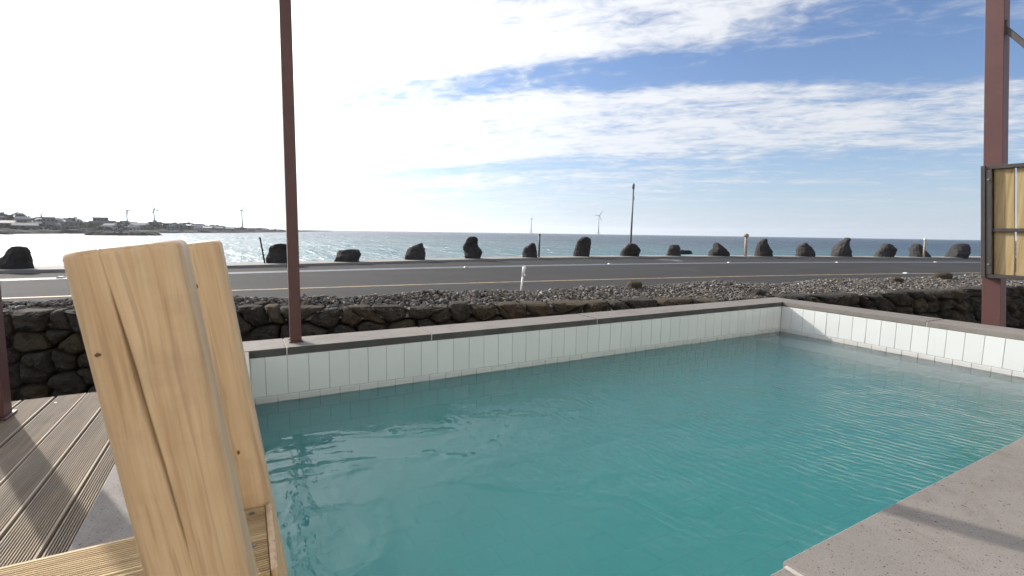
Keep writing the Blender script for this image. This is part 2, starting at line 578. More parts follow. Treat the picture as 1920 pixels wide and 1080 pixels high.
def gravel_mat():
    m, t, out = material('scoria_gravel')
    P = world_pos(t)
    v = t.voronoi(P, 34, out='Color')
    s = t.n('ShaderNodeSeparateColor'); t.set(s.inputs[0], v)
    c = t.mix(s.outputs[0], (0.045, 0.041, 0.038), (0.19, 0.178, 0.166))
    c = t.mix(t.math('MULTIPLY', t.smooth(s.outputs[1], 0.82, 0.95), 0.6), c, (0.33, 0.26, 0.19))
    c = t.mix(t.smooth(s.outputs[2], 0.955, 0.99), c, (0.5, 0.48, 0.45))
    n = t.noise(P, 90, 3, 0.7)
    c = t.vmath('SCALE', c, scale=t.math('ADD', 0.65, t.math('MULTIPLY', n, 0.6)))
    principled(t, out, c, 0.9, t.bump(n, 0.5, 0.006), spec=0.25)
    return m


M['gravel'] = gravel_mat()


def sea_mat():
    m, t, out = material('sea_water')
    P = world_pos(t)
    s = t.n('ShaderNodeSeparateXYZ'); t.set(s.inputs[0], P)
    dist = t.vmath('LENGTH', P)
    # sandy shallows give way to deep water
    patch = t.noise(t.mapping(P, rot=(0, 0, R(12)), scale=(1, 1.6, 1)), 0.006, 4, 0.6, 0.4)
    deep = t.smooth(t.math('ADD', dist, t.math('ADD', t.math('MULTIPLY', s.outputs[0], 0.9), t.math('MULTIPLY', patch, 500))), 330, 1150)
    c = t.mix(deep, (0.028, 0.104, 0.112), (0.008, 0.034, 0.060))
    V1 = t.mapping(P, rot=(0, 0, R(29)), scale=(1.0, 0.30, 1))
    V2 = t.mapping(P, loc=(31, 7, 0), rot=(0, 0, R(33)), scale=(1.0, 0.22, 1))
    w1 = t.smooth(t.noise(V1, 0.32, 3, 0.6, 0.5), 0.36, 0.66)
    w2 = t.smooth(t.noise(V2, 0.085, 4, 0.65, 0.5), 0.36, 0.66)
    w3 = t.smooth(t.noise(t.mapping(P, rot=(0, 0, R(20)), scale=(0.6, 1, 1)), 0.018, 4, 0.65, 0.4), 0.35, 0.65)
    ww = t.math('ADD', t.math('MULTIPLY', w1, 0.45), t.math('ADD', t.math('MULTIPLY', w2, 0.35), t.math('MULTIPLY', w3, 0.2)))
    c = t.vmath('SCALE', c, scale=t.math('ADD', 0.35, t.math('MULTIPLY', ww, 1.5)))
    cap = t.smooth(t.noise(V1, 0.5, 5, 0.7), 0.70, 0.76)
    c = t.mix(t.math('MULTIPLY', cap, 0.5), c, (0.42, 0.46, 0.46))
    h = t.math('ADD', t.math('MULTIPLY', w1, 0.35), t.math('MULTIPLY', w2, 0.8))
    nrm = t.bump(h, 1.0, 1.0)
    body = t.n('ShaderNodeBsdfDiffuse'); t.set(body.inputs[0], c); t.set(body.inputs['Normal'], nrm)
    gl = t.n('ShaderNodeBsdfGlossy')
    t.set(gl.inputs['Roughness'], t.math('ADD', 0.16, t.math('MULTIPLY', ww, 0.22)))
    t.set(gl.inputs['Normal'], nrm)
    fr = t.n('ShaderNodeFresnel'); fr.inputs[0].default_value = 1.333
    # a wind-roughened sea never turns fully mirror-like towards the horizon
    f = t.math('MINIMUM', fr.outputs[0], t.math('SUBTRACT', 0.50, t.math('MULTIPLY', ww, 0.34)))
    mx = t.n('ShaderNodeMixShader')
    t.set(mx.inputs[0], f); t.set(mx.inputs[1], body.outputs[0]); t.set(mx.inputs[2], gl.outputs[0])
    t.set(out.inputs['Surface'], mx.outputs[0])
    return m


M['sea'] = sea_mat()


def water_mat():
    m, t, out = material('pool_water')
    P = world_pos(t)
    sp = t.n('ShaderNodeSeparateXYZ'); t.set(sp.inputs[0], P)
    # fine ripple trains leaving the inlet on the right-hand wall, calmer towards the steps
    wv = t.n('ShaderNodeTexWave', wave_type='RINGS', rings_direction='Z', wave_profile='SIN')
    t.set(wv.inputs['Vector'], t.mapping(P, loc=(-7.4, -2.6, 0)))
    wv.inputs['Scale'].default_value = 6.2
    wv.inputs['Distortion'].default_value = 5.0
    wv.inputs['Detail'].default_value = 3
    wv.inputs['Detail Scale'].default_value = 0.9
    fine = t.noise(t.mapping(P, rot=(0, 0, R(-14)), scale=(1.0, 0.25, 1)), 22, 4, 0.6, 0.5)
    mid = t.noise(P, 7.0, 3, 0.55, 0.8)
    swirl = t.noise(P, 2.2, 3, 0.55, 1.0)
    zone = t.smooth(t.math('ADD', sp.outputs[0], t.math('MULTIPLY', t.math('SUBTRACT', swirl, 0.5), 2.6)), 0.8, 2.6)
    gust = t.smooth(t.noise(P, 1.5, 3, 0.6, 0.6), 0.35, 0.65)
    amp = t.math('MULTIPLY', zone, t.math('ADD', 0.35, t.math('MULTIPLY', gust, 0.65)))
    h = t.math('ADD', t.math('MULTIPLY', t.math('ADD', t.math('MULTIPLY', wv.outputs['Fac'], 0.30), t.math('MULTIPLY', fine, 0.9)), t.math('ADD', 0.16, t.math('MULTIPLY', amp, 0.84))),
               t.math('MULTIPLY', t.math('ADD', t.math('MULTIPLY', mid, 0.7), t.math('MULTIPLY', swirl, 1.0)), t.math('ADD', 0.40, t.math('MULTIPLY', t.math('MAXIMUM', zone, t.smooth(t.noise(P, 1.1, 3, 0.6, 0.8), 0.48, 0.60)), 0.75))))
    nrm = t.bump(h, 0.42, 0.022)
    fr = t.n('ShaderNodeFresnel'); fr.inputs[0].default_value = 1.333
    t.set(fr.inputs['Normal'], nrm)
    tr = t.n('ShaderNodeBsdfTransparent')
    tr.inputs[0].default_value = (0.96, 1, 1, 1)
    gl = t.n('ShaderNodeBsdfGlossy'); gl.inputs['Roughness'].default_value = 0.03
    t.set(gl.inputs['Normal'], nrm)
    mx = t.n('ShaderNodeMixShader')
    t.set(mx.inputs[0], fr.outputs[0]); t.set(mx.inputs[1], tr.outputs[0]); t.set(mx.inputs[2], gl.outputs[0])
    t.set(out.inputs['Surface'], mx.outputs[0])
    vs = t.n('ShaderNodeVolumeScatter')
    vs.inputs['Color'].default_value = (0.85, 1.0, 0.99, 1)
    vs.inputs['Density'].default_value = 1.2
    vs.inputs['Anisotropy'].default_value = 0.25
    va = t.n('ShaderNodeVolumeAbsorption')
    va.inputs['Color'].default_value = (0.10, 0.997, 0.93, 1)
    va.inputs['Density'].default_value = 0.85
    ad = t.n('ShaderNodeAddShader')
    t.set(ad.inputs[0], vs.outputs[0]); t.set(ad.inputs[1], va.outputs[0])
    t.set(out.inputs['Volume'], ad.outputs[0])
    return m


M['water'] = water_mat()

# ================================================================== the setting
SEA_Z = -6.14
ROAD_Z = -0.14
KERB_Z = -0.07


def q_yellow(x): return 8.981 - 0.05896 * x - 0.004974 * x * x
def q_white(x): return 12.585 + 0.06745 * x - 0.007143 * x * x
def q_edge(x): return float(np.polyval([-0.1129, 3.7302, -10.0539, 3.9353, 2.7656, 14.1443], x / 20))


def ext(fn, x):
    """road curves, carried on straight outside the stretch in view"""
    if x < -5: return fn(-5) + 0.10 * (x + 5)
    if x > 36: return fn(36) - 0.36 * (x - 36)
    return fn(x)


def strip(name, fa, fb, x0, x1, n, z, m, parent=None, zb=None):
    mb = MB()
    xs = [x0 + (x1 - x0) * i / n for i in range(n + 1)]
    vs = []
    for x in xs:
        vs += [(x, fa(x), z), (x, fb(x), z)]
    fs = [(2 * i, 2 * i + 2, 2 * i + 3, 2 * i + 1) for i in range(n)]
    if zb is not None:
        k = len(vs)
        for x in xs:
            vs += [(x, fa(x), zb), (x, fb(x), zb)]
        for i in range(n):
            fs += [(2 * i, k + 2 * i, k + 2 * i + 2, 2 * i + 2), (2 * i + 1, 2 * i + 3, k + 2 * i + 3, k + 2 * i + 1)]
    mb.add(vs, fs)
    return mb.build(name, m, parent)


def wall_y(x): return 5.72 - 0.31 * x + 0.0085 * x * x


def crest_w(x): return float(np.interp(x, [-5, -1.7, 0.7, 2.74, 5, 8, 13, 20], [0.25, 0.25, 0.25, 0.55, 1.0, 1.05, 1.1, 1.1]))


# sea
mb = MB()
n = 96
rings = [0, 150, 400, 900, 2000, 5000, 12000]
vs = [(0, 0, SEA_Z)]
fs = []
for r_ in rings[1:]:
    for k in range(n):
        a = 2 * math.pi * k / n
        vs.append((r_ * math.cos(a), r_ * math.sin(a), SEA_Z))
for k in range(n):
    fs.append((0, 1 + k, 1 + (k + 1) % n))
for j in range(len(rings) - 2):
    for k in range(n):
        a = 1 + j * n + k; b = 1 + j * n + (k + 1) % n
        fs.append((a, a + n, b + n, b))
mb.add(vs, fs)
tag(mb.build('sea', M['sea']), 'turquoise sea running out to a dark blue horizon', 'sea', kind='structure')

# ground that carries pool, wall and road, with the drop to the shore
tag(strip('ground', lambda x: -60.0, lambda x: ext(q_edge, x) + 1.25, -90, 130, 110, -1.45, M['ground'], zb=SEA_Z - 0.5), 'dark gravelly ground under the pool and the road', 'ground', kind='structure')

road = tag(strip('road', lambda x: ext(q_yellow, x) - 2.6 + max(0, min(1, (x - 0) / 8)) * -0.0, lambda x: ext(q_edge, x), -80, 120, 240, ROAD_Z, M['asphalt'], zb=-1.4),
           'grey asphalt coast road with worn lane lines', 'road', kind='structure')
strip('yellow_line', lambda x: ext(q_yellow, x) - 0.06, lambda x: ext(q_yellow, x) + 0.06, -80, 110, 220, ROAD_Z + 0.004, M['yellow'], road)
strip('white_line', lambda x: ext(q_white, x) + 0.14, lambda x: ext(q_white, x) + 0.23, -80, 110, 220, ROAD_Z + 0.004, M['white'], road)
strip('white_line', lambda x: ext(q_white, x) - 0.27, lambda x: ext(q_white, x) - 0.20, -80, 110, 220, ROAD_Z + 0.004, M['white'], road)
strip('blue_line', lambda x: ext(q_white, x) - 0.199, lambda x: ext(q_white, x) + 0.139, -80, 110, 220, ROAD_Z + 0.0025, M['blue'], road)
# worn white arrow on the far lane
mb = MB()
pts = [(14.55, 14.30), (14.95, 14.42), (15.3, 13.9), (15.1, 13.45), (14.85, 13.15), (14.7, 13.3), (14.85, 13.75), (14.6, 14.0)]
mb.add([(x, y, ROAD_Z + 0.004) for x, y in pts], [tuple(range(len(pts)))])
mb.build('painted_arrow', M['white'], road)
# kerb on the seaward side
kerb = tag(strip('kerb', lambda x: ext(q_edge, x) + 0.003, lambda x: ext(q_edge, x) + 1.2, -80, 120, 240, KERB_Z, M['concrete'], zb=-1.4),
           'low pale concrete kerb along the seaward edge of the road', 'kerb', kind='structure')

STUDS = [((5.48, 12.55), 'white road stud on the centre line below the tall figure-shaped rock'),
         ((10.68, 12.55), 'white road stud on the centre line left of the painted arrow'),
         ((15.81, 11.86), 'white road stud on the centre line just right of the painted arrow'),
         ((20.79, 10.66), 'white road stud on the centre line below the pointed shark-fin rock'),
         ((26.04, 9.41), 'white road stud on the centre line nearest the slatted screen'),
         ((-3.08, 12.30), 'white road stud on the centre line left of the pine ladder posts'),
         ((16.62, 6.66), 'white road stud on the yellow edge line')]
mb = MB()
mb.add([(-.06, -.06, 0), (.06, -.06, 0), (.06, .06, 0), (-.06, .06, 0), (-.035, -.04, .03), (.035, -.04, .03), (.035, .04, .03), (-.035, .04, .03)],
       [(4, 5, 6, 7), (0, 1, 5, 4), (1, 2, 6, 5), (2, 3, 7, 6), (3, 0, 4, 7)])
stud_me = mb.mesh('road_stud')
for (x, y), lab in STUDS:
    o = link('road_stud', stud_me, M['stud'], loc=(x, y, ROAD_Z + 0.005), rot=(0, 0, -0.15))
    tag(o, lab, 'road stud', 'studs along the road lines')

# ------------------------------------------------------------------ roadside lava rocks
def loft_rock(name, wd, ht, prof, seed, depth=0.8):
    """rock whose outline follows prof = [(height, left, right)...] in fractions"""
    nseg, nlev = 13, 9
    hs = [p[0] for p in prof]; ls = [p[1] for p in prof]; rs = [p[2] for p in prof]
    vs, fs = [], []
    rd = random.Random(seed)
    ph = [rd.uniform(0, 6.28) for _ in range(4)]
    for i in range(nlev):
        h = (i / (nlev - 1)) ** 0.9
        l = float(np.interp(h, hs, ls)) * wd; r = float(np.interp(h, hs, rs)) * wd
        c, a = (l + r) / 2, (r - l) / 2
        if i == nlev - 1:
            a *= 0.86
        b = wd * 0.5 * depth * (1 - 0.5 * h ** 2) * (0.92 + 0.12 * math.sin(4 * h + ph[0]))
        dy = wd * 0.12 * math.sin(2.5 * h + ph[1])
        for k in range(nseg):
            an = 2 * math.pi * k / nseg
            ca, sa = math.cos(an), math.sin(an)
            sx = math.copysign(abs(ca) ** 0.75, ca); sy = math.copysign(abs(sa) ** 0.75, sa)
            p = Vector((c + a * sx, dy + b * sy, h * ht))
            q = Vector((p.x * 3.4 + seed * 7.3, p.y * 3.4, p.z * 3.4))
            d = (noise.noise(q) * 0.075 + noise.noise(q * 2.7) * 0.05) * max(.8, wd)
            nr = Vector((sx, sy, 0)).normalized()
            p += nr * d * min(1, 0.35 + 1.2 * abs(sy))
            p.z += noise.noise(q * 1.7 + Vector((9, 3, 1))) * 0.035 * (h > 0.05)
            if i == 0: p.z = -0.04
            vs.append(p)
    top = len(vs)
    ct = sum((v for v in vs[-nseg:]), Vector()) / nseg
    vs.append(ct + Vector((0, 0, 0.02)))
    for i in range(nlev - 1):
        for k in range(nseg):
            k2 = (k + 1) % nseg
            a0, a1, b0, b1 = i * nseg + k, i * nseg + k2, (i + 1) * nseg + k, (i + 1) * nseg + k2
            if (i + k + seed) % 2: fs += [(a0, a1, b1), (a0, b1, b0)]
            else: fs += [(a0, a1, b0), (a1, b1, b0)]
    for k in range(nseg):
        fs.append(((nlev - 1) * nseg + k, (nlev - 1) * nseg + (k + 1) % nseg, top))
    fs.append(tuple(reversed(range(nseg))))
    mb = MB(); mb.add(vs, fs)
    return mb.mesh(name)


RZ = -R(29)
ROCKS = [
    (-4.31, 14.39, .62, .46, [(0, -.5, .5), (.3, -.5, .5), (.55, -.3, .52), (.85, -.08, .5), (1, .05, .38)], 'sloping black lava rock at the far left by the steel post'),
    (.83, 14.86, .62, .52, [(0, -.5, .5), (.35, -.5, .5), (.75, -.4, .5), (.95, -.2, .5), (1, -.1, .45)], 'rounded black lava rock behind the slim steel post and leaning stake'),
    (2.75, 15.10, .70, .35, [(0, -.5, .5), (.3, -.48, .5), (.75, -.5, .5), (.9, -.45, .48), (1, -.25, .44)], 'low wide block of lava rock beside the slim steel post'),
    (4.98, 15.57, .67, .53, [(0, -.5, .46), (.4, -.48, .5), (.62, -.44, .45), (.8, -.2, .38), (1, .22, .38)], 'lava rock with a slanted top and a peak on its right'),
    (7.12, 15.73, .72, .76, [(0, -.36, .36), (.25, -.42, .5), (.36, -.47, .47), (.5, -.5, .28), (.75, -.36, .22), (.94, -.28, .26), (1, -.2, .18)], 'tall figure-shaped lava rock with a bump low on its right'),
    (9.59, 15.91, .61, .53, [(0, -.5, .5), (.4, -.44, .48), (.65, -.34, .42), (.85, -.05, .36), (1, .1, .3)], 'wedge-shaped lava rock behind the white bent post'),
    (12.27, 16.18, .71, .80, [(0, -.5, .42), (.3, -.48, .46), (.6, -.36, .5), (.85, -.26, .5), (1, -.05, .3)], 'tall blocky lava rock left of the tall grey pole'),
    (14.65, 15.91, .81, .53, [(0, -.5, .5), (.5, -.44, .5), (.8, -.3, .42), (1, -.15, .25)], 'domed lava rock at the foot of the tall grey pole'),
    (17.01, 15.67, .65, .48, [(0, -.5, .5), (.5, -.42, .46), (.75, -.34, .46), (1, -.2, .3)], 'small squat lava rock beside the painted arrow'),
    (19.39, 15.19, .95, .60, [(0, -.5, .5), (.3, -.45, .5), (.6, -.25, .3), (.85, -.18, .1), (1, -.1, .0)], 'peaked lava rock sloping down to the right beside the round-headed stake'),
    (21.70, 14.47, .81, .81, [(0, -.5, .5), (.3, -.48, .46), (.6, -.42, .26), (.85, -.25, .2), (1, .0, .2)], 'tall hunched lava rock right of the round-headed stake'),
    (23.84, 13.77, .80, .65, [(0, -.5, .5), (.5, -.48, .46), (.8, -.3, .3), (1, -.02, .1)], 'pointed dome-shaped lava rock left of the shark-fin rock'),
    (25.89, 13.07, .95, .92, [(0, -.5, .5), (.1, -.48, .5), (.35, -.34, .34), (.6, -.22, .33), (.85, .0, .33), (1, .2, .32)], 'tall lava rock shaped like a shark fin'),
    (28.26, 12.30, .89, .65, [(0, -.5, .4), (.35, -.44, .48), (.6, -.36, .5), (.85, -.25, .3), (1, -.1, .1)], 'squat rounded lava rock right of the shark-fin rock'),
    (30.62, 11.80, .97, .66, [(0, -.5, .5), (.2, -.48, .44), (.6, -.38, .18), (.9, -.25, .1), (1, -.12, .05)], 'lava rock with a thin pale stake standing before it'),
    (32.89, 11.03, 1.12, .70, [(0, -.5, .3), (.3, -.4, .36), (.6, -.34, .44), (.85, -.26, .5), (1, .05, .46)], 'boxy leaning lava rock nearest the slatted screen'),
]
for i, (x, y, wd, ht, prof, lab) in enumerate(ROCKS):
    me = loft_rock('roadside_rock', wd, ht, prof, i + 3)
    tag(link('roadside_rock', me, M['bollard'], loc=(x, y, KERB_Z), rot=(0, 0, RZ)), lab, 'rock', 'lava rocks set along the kerb')

# ------------------------------------------------------------------ stakes and poles along the kerb
def top_at(dx, dy, dz): return (dx, dy, dz)


t_ = tag(empty('leaning_stake', (.51, 14.82, KERB_Z)), 'thin black stake leaning left beside the rounded black rock', 'stake')
MB().tube([(0.0, 0, -.02), (-.045, .05, .34), (-.09, .10, .67)], .022, 8).build('shaft', M['blackpole'], t_, True)
MB().tube([(-.09, .10, .66), (-.094, .104, .70)], [.028, .022], 8).build('cap', M['blackpole'], t_, True)
t_ = tag(empty('marker_stake', (10.07, 16.01, KERB_Z)), 'thin black upright stake right of the wedge-shaped rock', 'stake')
MB().tube([(0, 0, -.02), (.03, .04, .45), (.06, .08, .87)], .034, 8).build('shaft', M['blackpole'], t_, True)
MB().tube([(.06, .08, .85), (.064, .084, .90)], [.042, .035], 8).build('cap', M['blackpole'], t_, True)
t_ = tag(empty('tall_pole', (15.02, 16.3, KERB_Z)), 'tall thin grey pole rising behind the domed rock', 'pole')
MB().tube([(0, 0, -.02), (.14, .13, 1.6), (.27, .26, 3.1)], [.044, .04, .034], 10).build('shaft', M['greypole'], t_, True)
MB().tube([(.255, .25, 2.95), (.27, .26, 3.12), (.29, .27, 3.16)], [.052, .056, .04], 10).build('top_collar', M['greypole'], t_, True)
MB().box(.20, .27, .17, .24, 2.45, 2.60).build('bracket', M['tanpole'], t_, bevel=.008)
t_ = tag(empty('wooden_stake', (20.70, 14.67, KERB_Z)), 'bleached stake with a round head left of the tall hunched rock', 'stake')
MB().tube([(0, 0, -.02), (.04, .045, .5), (.075, .085, .94)], .06, 8).build('shaft', M['tanpole'], t_, True)
MB().tube([(.072, .08, .88), (.076, .085, .93), (.08, .09, 1.0), (.082, .092, 1.05)], [.07, .12, .12, .05], 10).build('round_head', M['tanpole'], t_, True)
t_ = tag(empty('pale_stake', (30.30, 11.45, KERB_Z)), 'thin pale stake with a small white cap before a rock near the slatted screen', 'stake')
MB().tube([(0, 0, -.02), (.1, .06, .9)], .05, 8).build('shaft', M['tanpole'], t_, True)
MB().tube([(.098, .058, .86), (.105, .062, .95)], [.07, .06], 8).build('cap', M['whitepaint'], t_, True)

# ------------------------------------------------------------------ dry-stone wall with gravel bank
WALL_TOP = 0.03
WALL_BOT = -1.42


def stone_mesh(seed):
    bm = bmesh.new()
    bmesh.ops.create_icosphere(bm, subdivisions=3, radius=1.0)
    rd = random.Random(seed)
    e = rd.uniform(4.5, 9.0)
    cuts = []
    for _ in range(11):
        nv = Vector((rd.gauss(0, 1), rd.gauss(0, 0.8), rd.gauss(0, 1))).normalized()
        cuts.append((nv, rd.uniform(0.82, 1.12)))
    for v in bm.verts:
        p = v.co.normalized()
        k = (abs(p.x) ** e + abs(p.y) ** e + abs(p.z) ** e) ** (-1 / e)
        p = p * k
        for nv, d in cuts:                                     # hewn facets
            s = p.dot(nv) - d
            if s > 0: p -= nv * s * 0.92
        q = p * 1.6 + Vector((seed * 3.7, 0, seed))
        p *= 1 + noise.noise(q) * 0.10 + noise.noise(q * 2.4) * 0.06 + noise.noise(q * 5.5) * 0.04
        v.co = p * 0.5
    me = bpy.data.meshes.new('stone')
    bm.to_mesh(me); bm.free()
    for f in me.polygons: f.use_smooth = True
    me.materials.append(M['wallstone'])
    return me


wall = tag(empty('stone_wall', (4, wall_y(4), WALL_BOT)), 'dry-stone wall of dark lava stones topped with loose gravel', 'stone wall')
wl = wall.location
mb = MB()
N = 60
vs, fs = [], []
for i in range(N + 1):
    x = -5.5 + 22.5 * i / N
    y = wall_y(x) + 0.2
    vs += [(x - wl.x, y - wl.y, 0), (x - wl.x, y - wl.y, WALL_TOP - 0.02 - wl.z), (x - wl.x, y + 2.0 - wl.y, 0), (x - wl.x, y + 2.0 - wl.y, WALL_TOP - 0.2 - wl.z)]
for i in range(N):
    a = 4 * i; b = a + 4
    fs += [(a, b, b + 1, a + 1), (a + 1, b + 1, b + 3, a + 3), (a + 2, a + 3, b + 3, b + 2)]
mb.add(vs, fs)
mb.build('rubble_core', M['fill'], wall)
stones = [stone_mesh(k) for k in range(18)]
# fitted rubble: every stone fills its own irregular cell of the face
SX0, SX1 = -4.4, 14.2
rd = random.Random(5)


def lowest_seen(xc):
    y = wall_y(xc)
    if xc < -0.15: return ZC - 0.90 * (y / 3.05) - .15
    if xc < 5.55: return ZC - 0.72 * (y / 3.52) - .12
    return ZC - 0.72 * (xc / 5.6) - .12


pts = []
z = WALL_TOP - .11
row = 0
while z > WALL_BOT + .1:
    x = SX0 + rd.uniform(0, .3)
    while x < SX1:
        pts.append((x, z + rd.uniform(-.075, .075) + (.03 if row == 0 else 0)))
        x += rd.choice((.14, .20, .25, .30, .36, .44)) * rd.uniform(.85, 1.15)
    z -= rd.uniform(.165, .225)
    row += 1


def cell(i):
    """polygon of the points nearer to pts[i] than to any other (heights weigh more)"""
    px, pz = pts[i]
    k = 1.25
    poly = [(px - .5, pz - .4), (px + .5, pz - .4), (px + .5, pz + .4), (px - .5, pz + .4)]
    for j, (qx, qz) in enumerate(pts):
        if j == i or abs(qx - px) > 1.0 or abs(qz - pz) > .8: continue
        nx, nz = (qx - px), (qz - pz) * k * k
        c = nx * (px + qx) / 2 + nz * (pz + qz) / 2
        out = []
        for a in range(len(poly)):
            p0, p1 = poly[a], poly[(a + 1) % len(poly)]
            d0, d1 = p0[0] * nx + p0[1] * nz - c, p1[0] * nx + p1[1] * nz - c
            if d0 <= 0: out.append(p0)
            if d0 * d1 < 0:
                u = d0 / (d0 - d1)
                out.append((p0[0] + (p1[0] - p0[0]) * u, p0[1] + (p1[1] - p0[1]) * u))
        poly = out
        if len(poly) < 3: return None
    top = WALL_TOP + .05 * noise.noise(Vector((px * 2.1, 1, 4)))
    poly = [(a, min(b, top)) for a, b in poly]
    return poly


def fitted_stone(i):
    poly = cell(i)
    if not poly: return
    cx = sum(p[0] for p in poly) / len(poly); cz = sum(p[1] for p in poly) / len(poly)
    # resample the outline evenly
    L = [math.dist(poly[a], poly[(a + 1) % len(poly)]) for a in range(len(poly))]
    T = sum(L)
    if T < .28: return
    NB = 26
    ring = []
    for k in range(NB):
        s_ = T * k / NB
        a = 0
        while s_ > L[a]:
            s_ -= L[a]; a += 1
        p0, p1 = poly[a], poly[(a + 1) % len(poly)]
        u = s_ / max(L[a], 1e-6)
        ring.append(Vector((p0[0] + (p1[0] - p0[0]) * u - cx, p0[1] + (p1[1] - p0[1]) * u - cz)))
    # round the corners a little and jog the edges
    for _ in range(1):
        ring = [(ring[k - 1] + ring[k] * 2 + ring[(k + 1) % NB]) / 4 for k in range(NB)]
    vs, fs = [], []
    bulge = rd.uniform(.05, .11)
    tx, tz = rd.uniform(-.22, .22), rd.uniform(-.22, .12)
    levels = [(.90, .20, 0), (.945, .05, 0), (.925, .0, .2), (.86, -.35, .5), (.66, -.72, 1), (.38, -.93, 1), (.14, -1.0, 1)]
    for sc, dp, nz_ in levels:
        for q in ring:
            x, zq = q.x * sc, q.y * sc
            y = dp * bulge if dp < 0 else dp
            nn = Vector((x * 9 + i * 3.1, zq * 9, 1.7 * i))
            y += (noise.noise(nn) * .045 + noise.noise(nn * 2.6) * .03 + noise.noise(nn * 6) * .014) * nz_
            y += (x * tx + zq * tz) * nz_
            j = 1 + noise.noise(nn * .8 + Vector((5, 5, 5))) * .05
            vs.append((x * j, y, zq * j))
    nl = len(levels)
    for l in range(nl - 1):
        for k in range(NB):
            k2 = (k + 1) % NB
            fs.append((l * NB + k, l * NB + k2, (l + 1) * NB + k2, (l + 1) * NB + k))
    fs.append(tuple((nl - 1) * NB + k for k in range(NB)))
    me = MB().add(vs, fs).mesh('stone', False)
    sl_ = math.atan2(wall_y(cx + .1) - wall_y(cx - .1), .2)
    link('stone', me, M['wallstone'], wall, (cx - wl.x, wall_y(cx) + .06 + rd.uniform(-.03, .03) - wl.y, cz - wl.z), (0, 0, sl_))


n_st = 0
for i, (px_, pz_) in enumerate(pts):
    if pz_ < lowest_seen(px_): continue
    fitted_stone(i)
    n_st += 1
print('wall stones', n_st)

# gravel bank: a core with a skin of separate little stones
def bank_z(x, s):
    """height of the gravel at distance s behind the wall face"""
    cw = crest_w(x)
    front = WALL_TOP - 0.035 + 0.05 * noise.noise(Vector((x * 1.1, 0, 7))) + 0.03 * noise.noise(Vector((x * 3.1, 2, 7)))
    top = 0.10 + 0.045 * noise.noise(Vector((x * 0.7, 5, 1))) + 0.03 * noise.noise(Vector((x * 2.3, 5, 1)))
    if s < cw:
        u = s / cw
        return front + (top - front) * (u * u * (3 - 2 * u))
    u = min(1, (s - cw) / 0.7)
    return top + (ROAD_Z - 0.03 - top) * (u * u * (3 - 2 * u))


mb = MB()
vs, fs = [], []
NX, NS = 260, 14
for i in range(NX + 1):
    x = -5.2 + 22 * i / NX
    for j in range(NS + 1):
        s = (crest_w(x) + 0.75) * j / NS - 0.02
        vs.append((x, wall_y(x) + 0.07 + s, bank_z(x, max(s, 0)) - (0.03 if j else 0.10)))
for i in range(NX):
    for j in range(NS):
        a = i * (NS + 1) + j
        fs.append((a, a + NS + 1, a + NS + 2, a + 1))
mb.add(vs, fs)
g_core = mb.mesh('gravel_bank', True)
ico = bmesh.new(); bmesh.ops.create_icosphere(ico, subdivisions=1, radius=1.0)
IV = np.array([v.co[:] for v in ico.verts]); IF = np.array([[v.index for v in f.verts] for f in ico.faces]); ico.free()
NG = 34000
V_all, F_all, off = [], [], 0
V0 = np.array([v.co[:] for v in g_core.vertices])
for i in range(NG):
    x = rng.uniform(-4.6, 15.5)
    cw = crest_w(x)
    s = rng.uniform(-0.03, cw + 0.28)
    r_ = 0.008 + 0.017 * rng.random() ** 2
    if rng.random() < 0.012: r_ *= 2.2
    sc = r_ * np.array([rng.uniform(.8, 1.35), rng.uniform(.8, 1.35), rng.uniform(.55, 1.0)])
    V = IV * (1 + rng.uniform(-.28, .28, (12, 1))) * sc
    a = rng.uniform(0, 6.28); c_, s_ = math.cos(a), math.sin(a)
    V = np.stack([V[:, 0] * c_ - V[:, 1] * s_, V[:, 0] * s_ + V[:, 1] * c_, V[:, 2]], 1)
    V += np.array([x, wall_y(x) + 0.07 + s, bank_z(x, max(s, 0)) - 0.012 + rng.uniform(0, .016)])
    V_all.append(V); F_all.append(IF + off); off += 12
V = np.concatenate(V_all); F = np.concatenate(F_all)
me = bpy.data.meshes.new('gravel')
me.vertices.add(len(V)); me.vertices.foreach_set('co', V.ravel())
me.loops.add(F.size); me.loops.foreach_set('vertex_index', F.ravel())
me.polygons.add(len(F)); me.polygons.foreach_set('loop_start', np.arange(0, F.size, 3))
me.update(); me.validate()
bm = bmesh.new(); bm.from_mesh(me); bm.from_mesh(g_core); bm.to_mesh(me); bm.free()
tag(link('gravel', me, M['gravel']), 'loose grey lava gravel heaped along the top of the stone wall', 'gravel', kind='stuff')

# larger stones lying on the gravel
BIG = [(0.15, 0.10, .16, 'small brown stone on the gravel by the slim steel post'),
       (5.05, 0.95, .30, 'flat dark stone on the gravel crest right of the white bent post'),
       (6.6, 0.30, .24, 'brown rounded stone on the gravel above the pool corner'),
       (10.3, 0.75, .26, 'tan flat stone on the gravel below the yellow edge line'),
       (12.0, 0.9, .34, 'long dark stone on the gravel crest beside the slatted screen')]
for i, (x, s, wd, lab) in enumerate(BIG):
    o = link('loose_stone', stones[(i * 5 + 2) % 18], None, None, (x, wall_y(x) + .07 + s, bank_z(x, s) + wd * .10), (0.1, -0.1, i * 1.3), (wd * .8, wd * .6, wd * .5))
    tag(o, lab, 'stone', 'stones lying on the gravel')

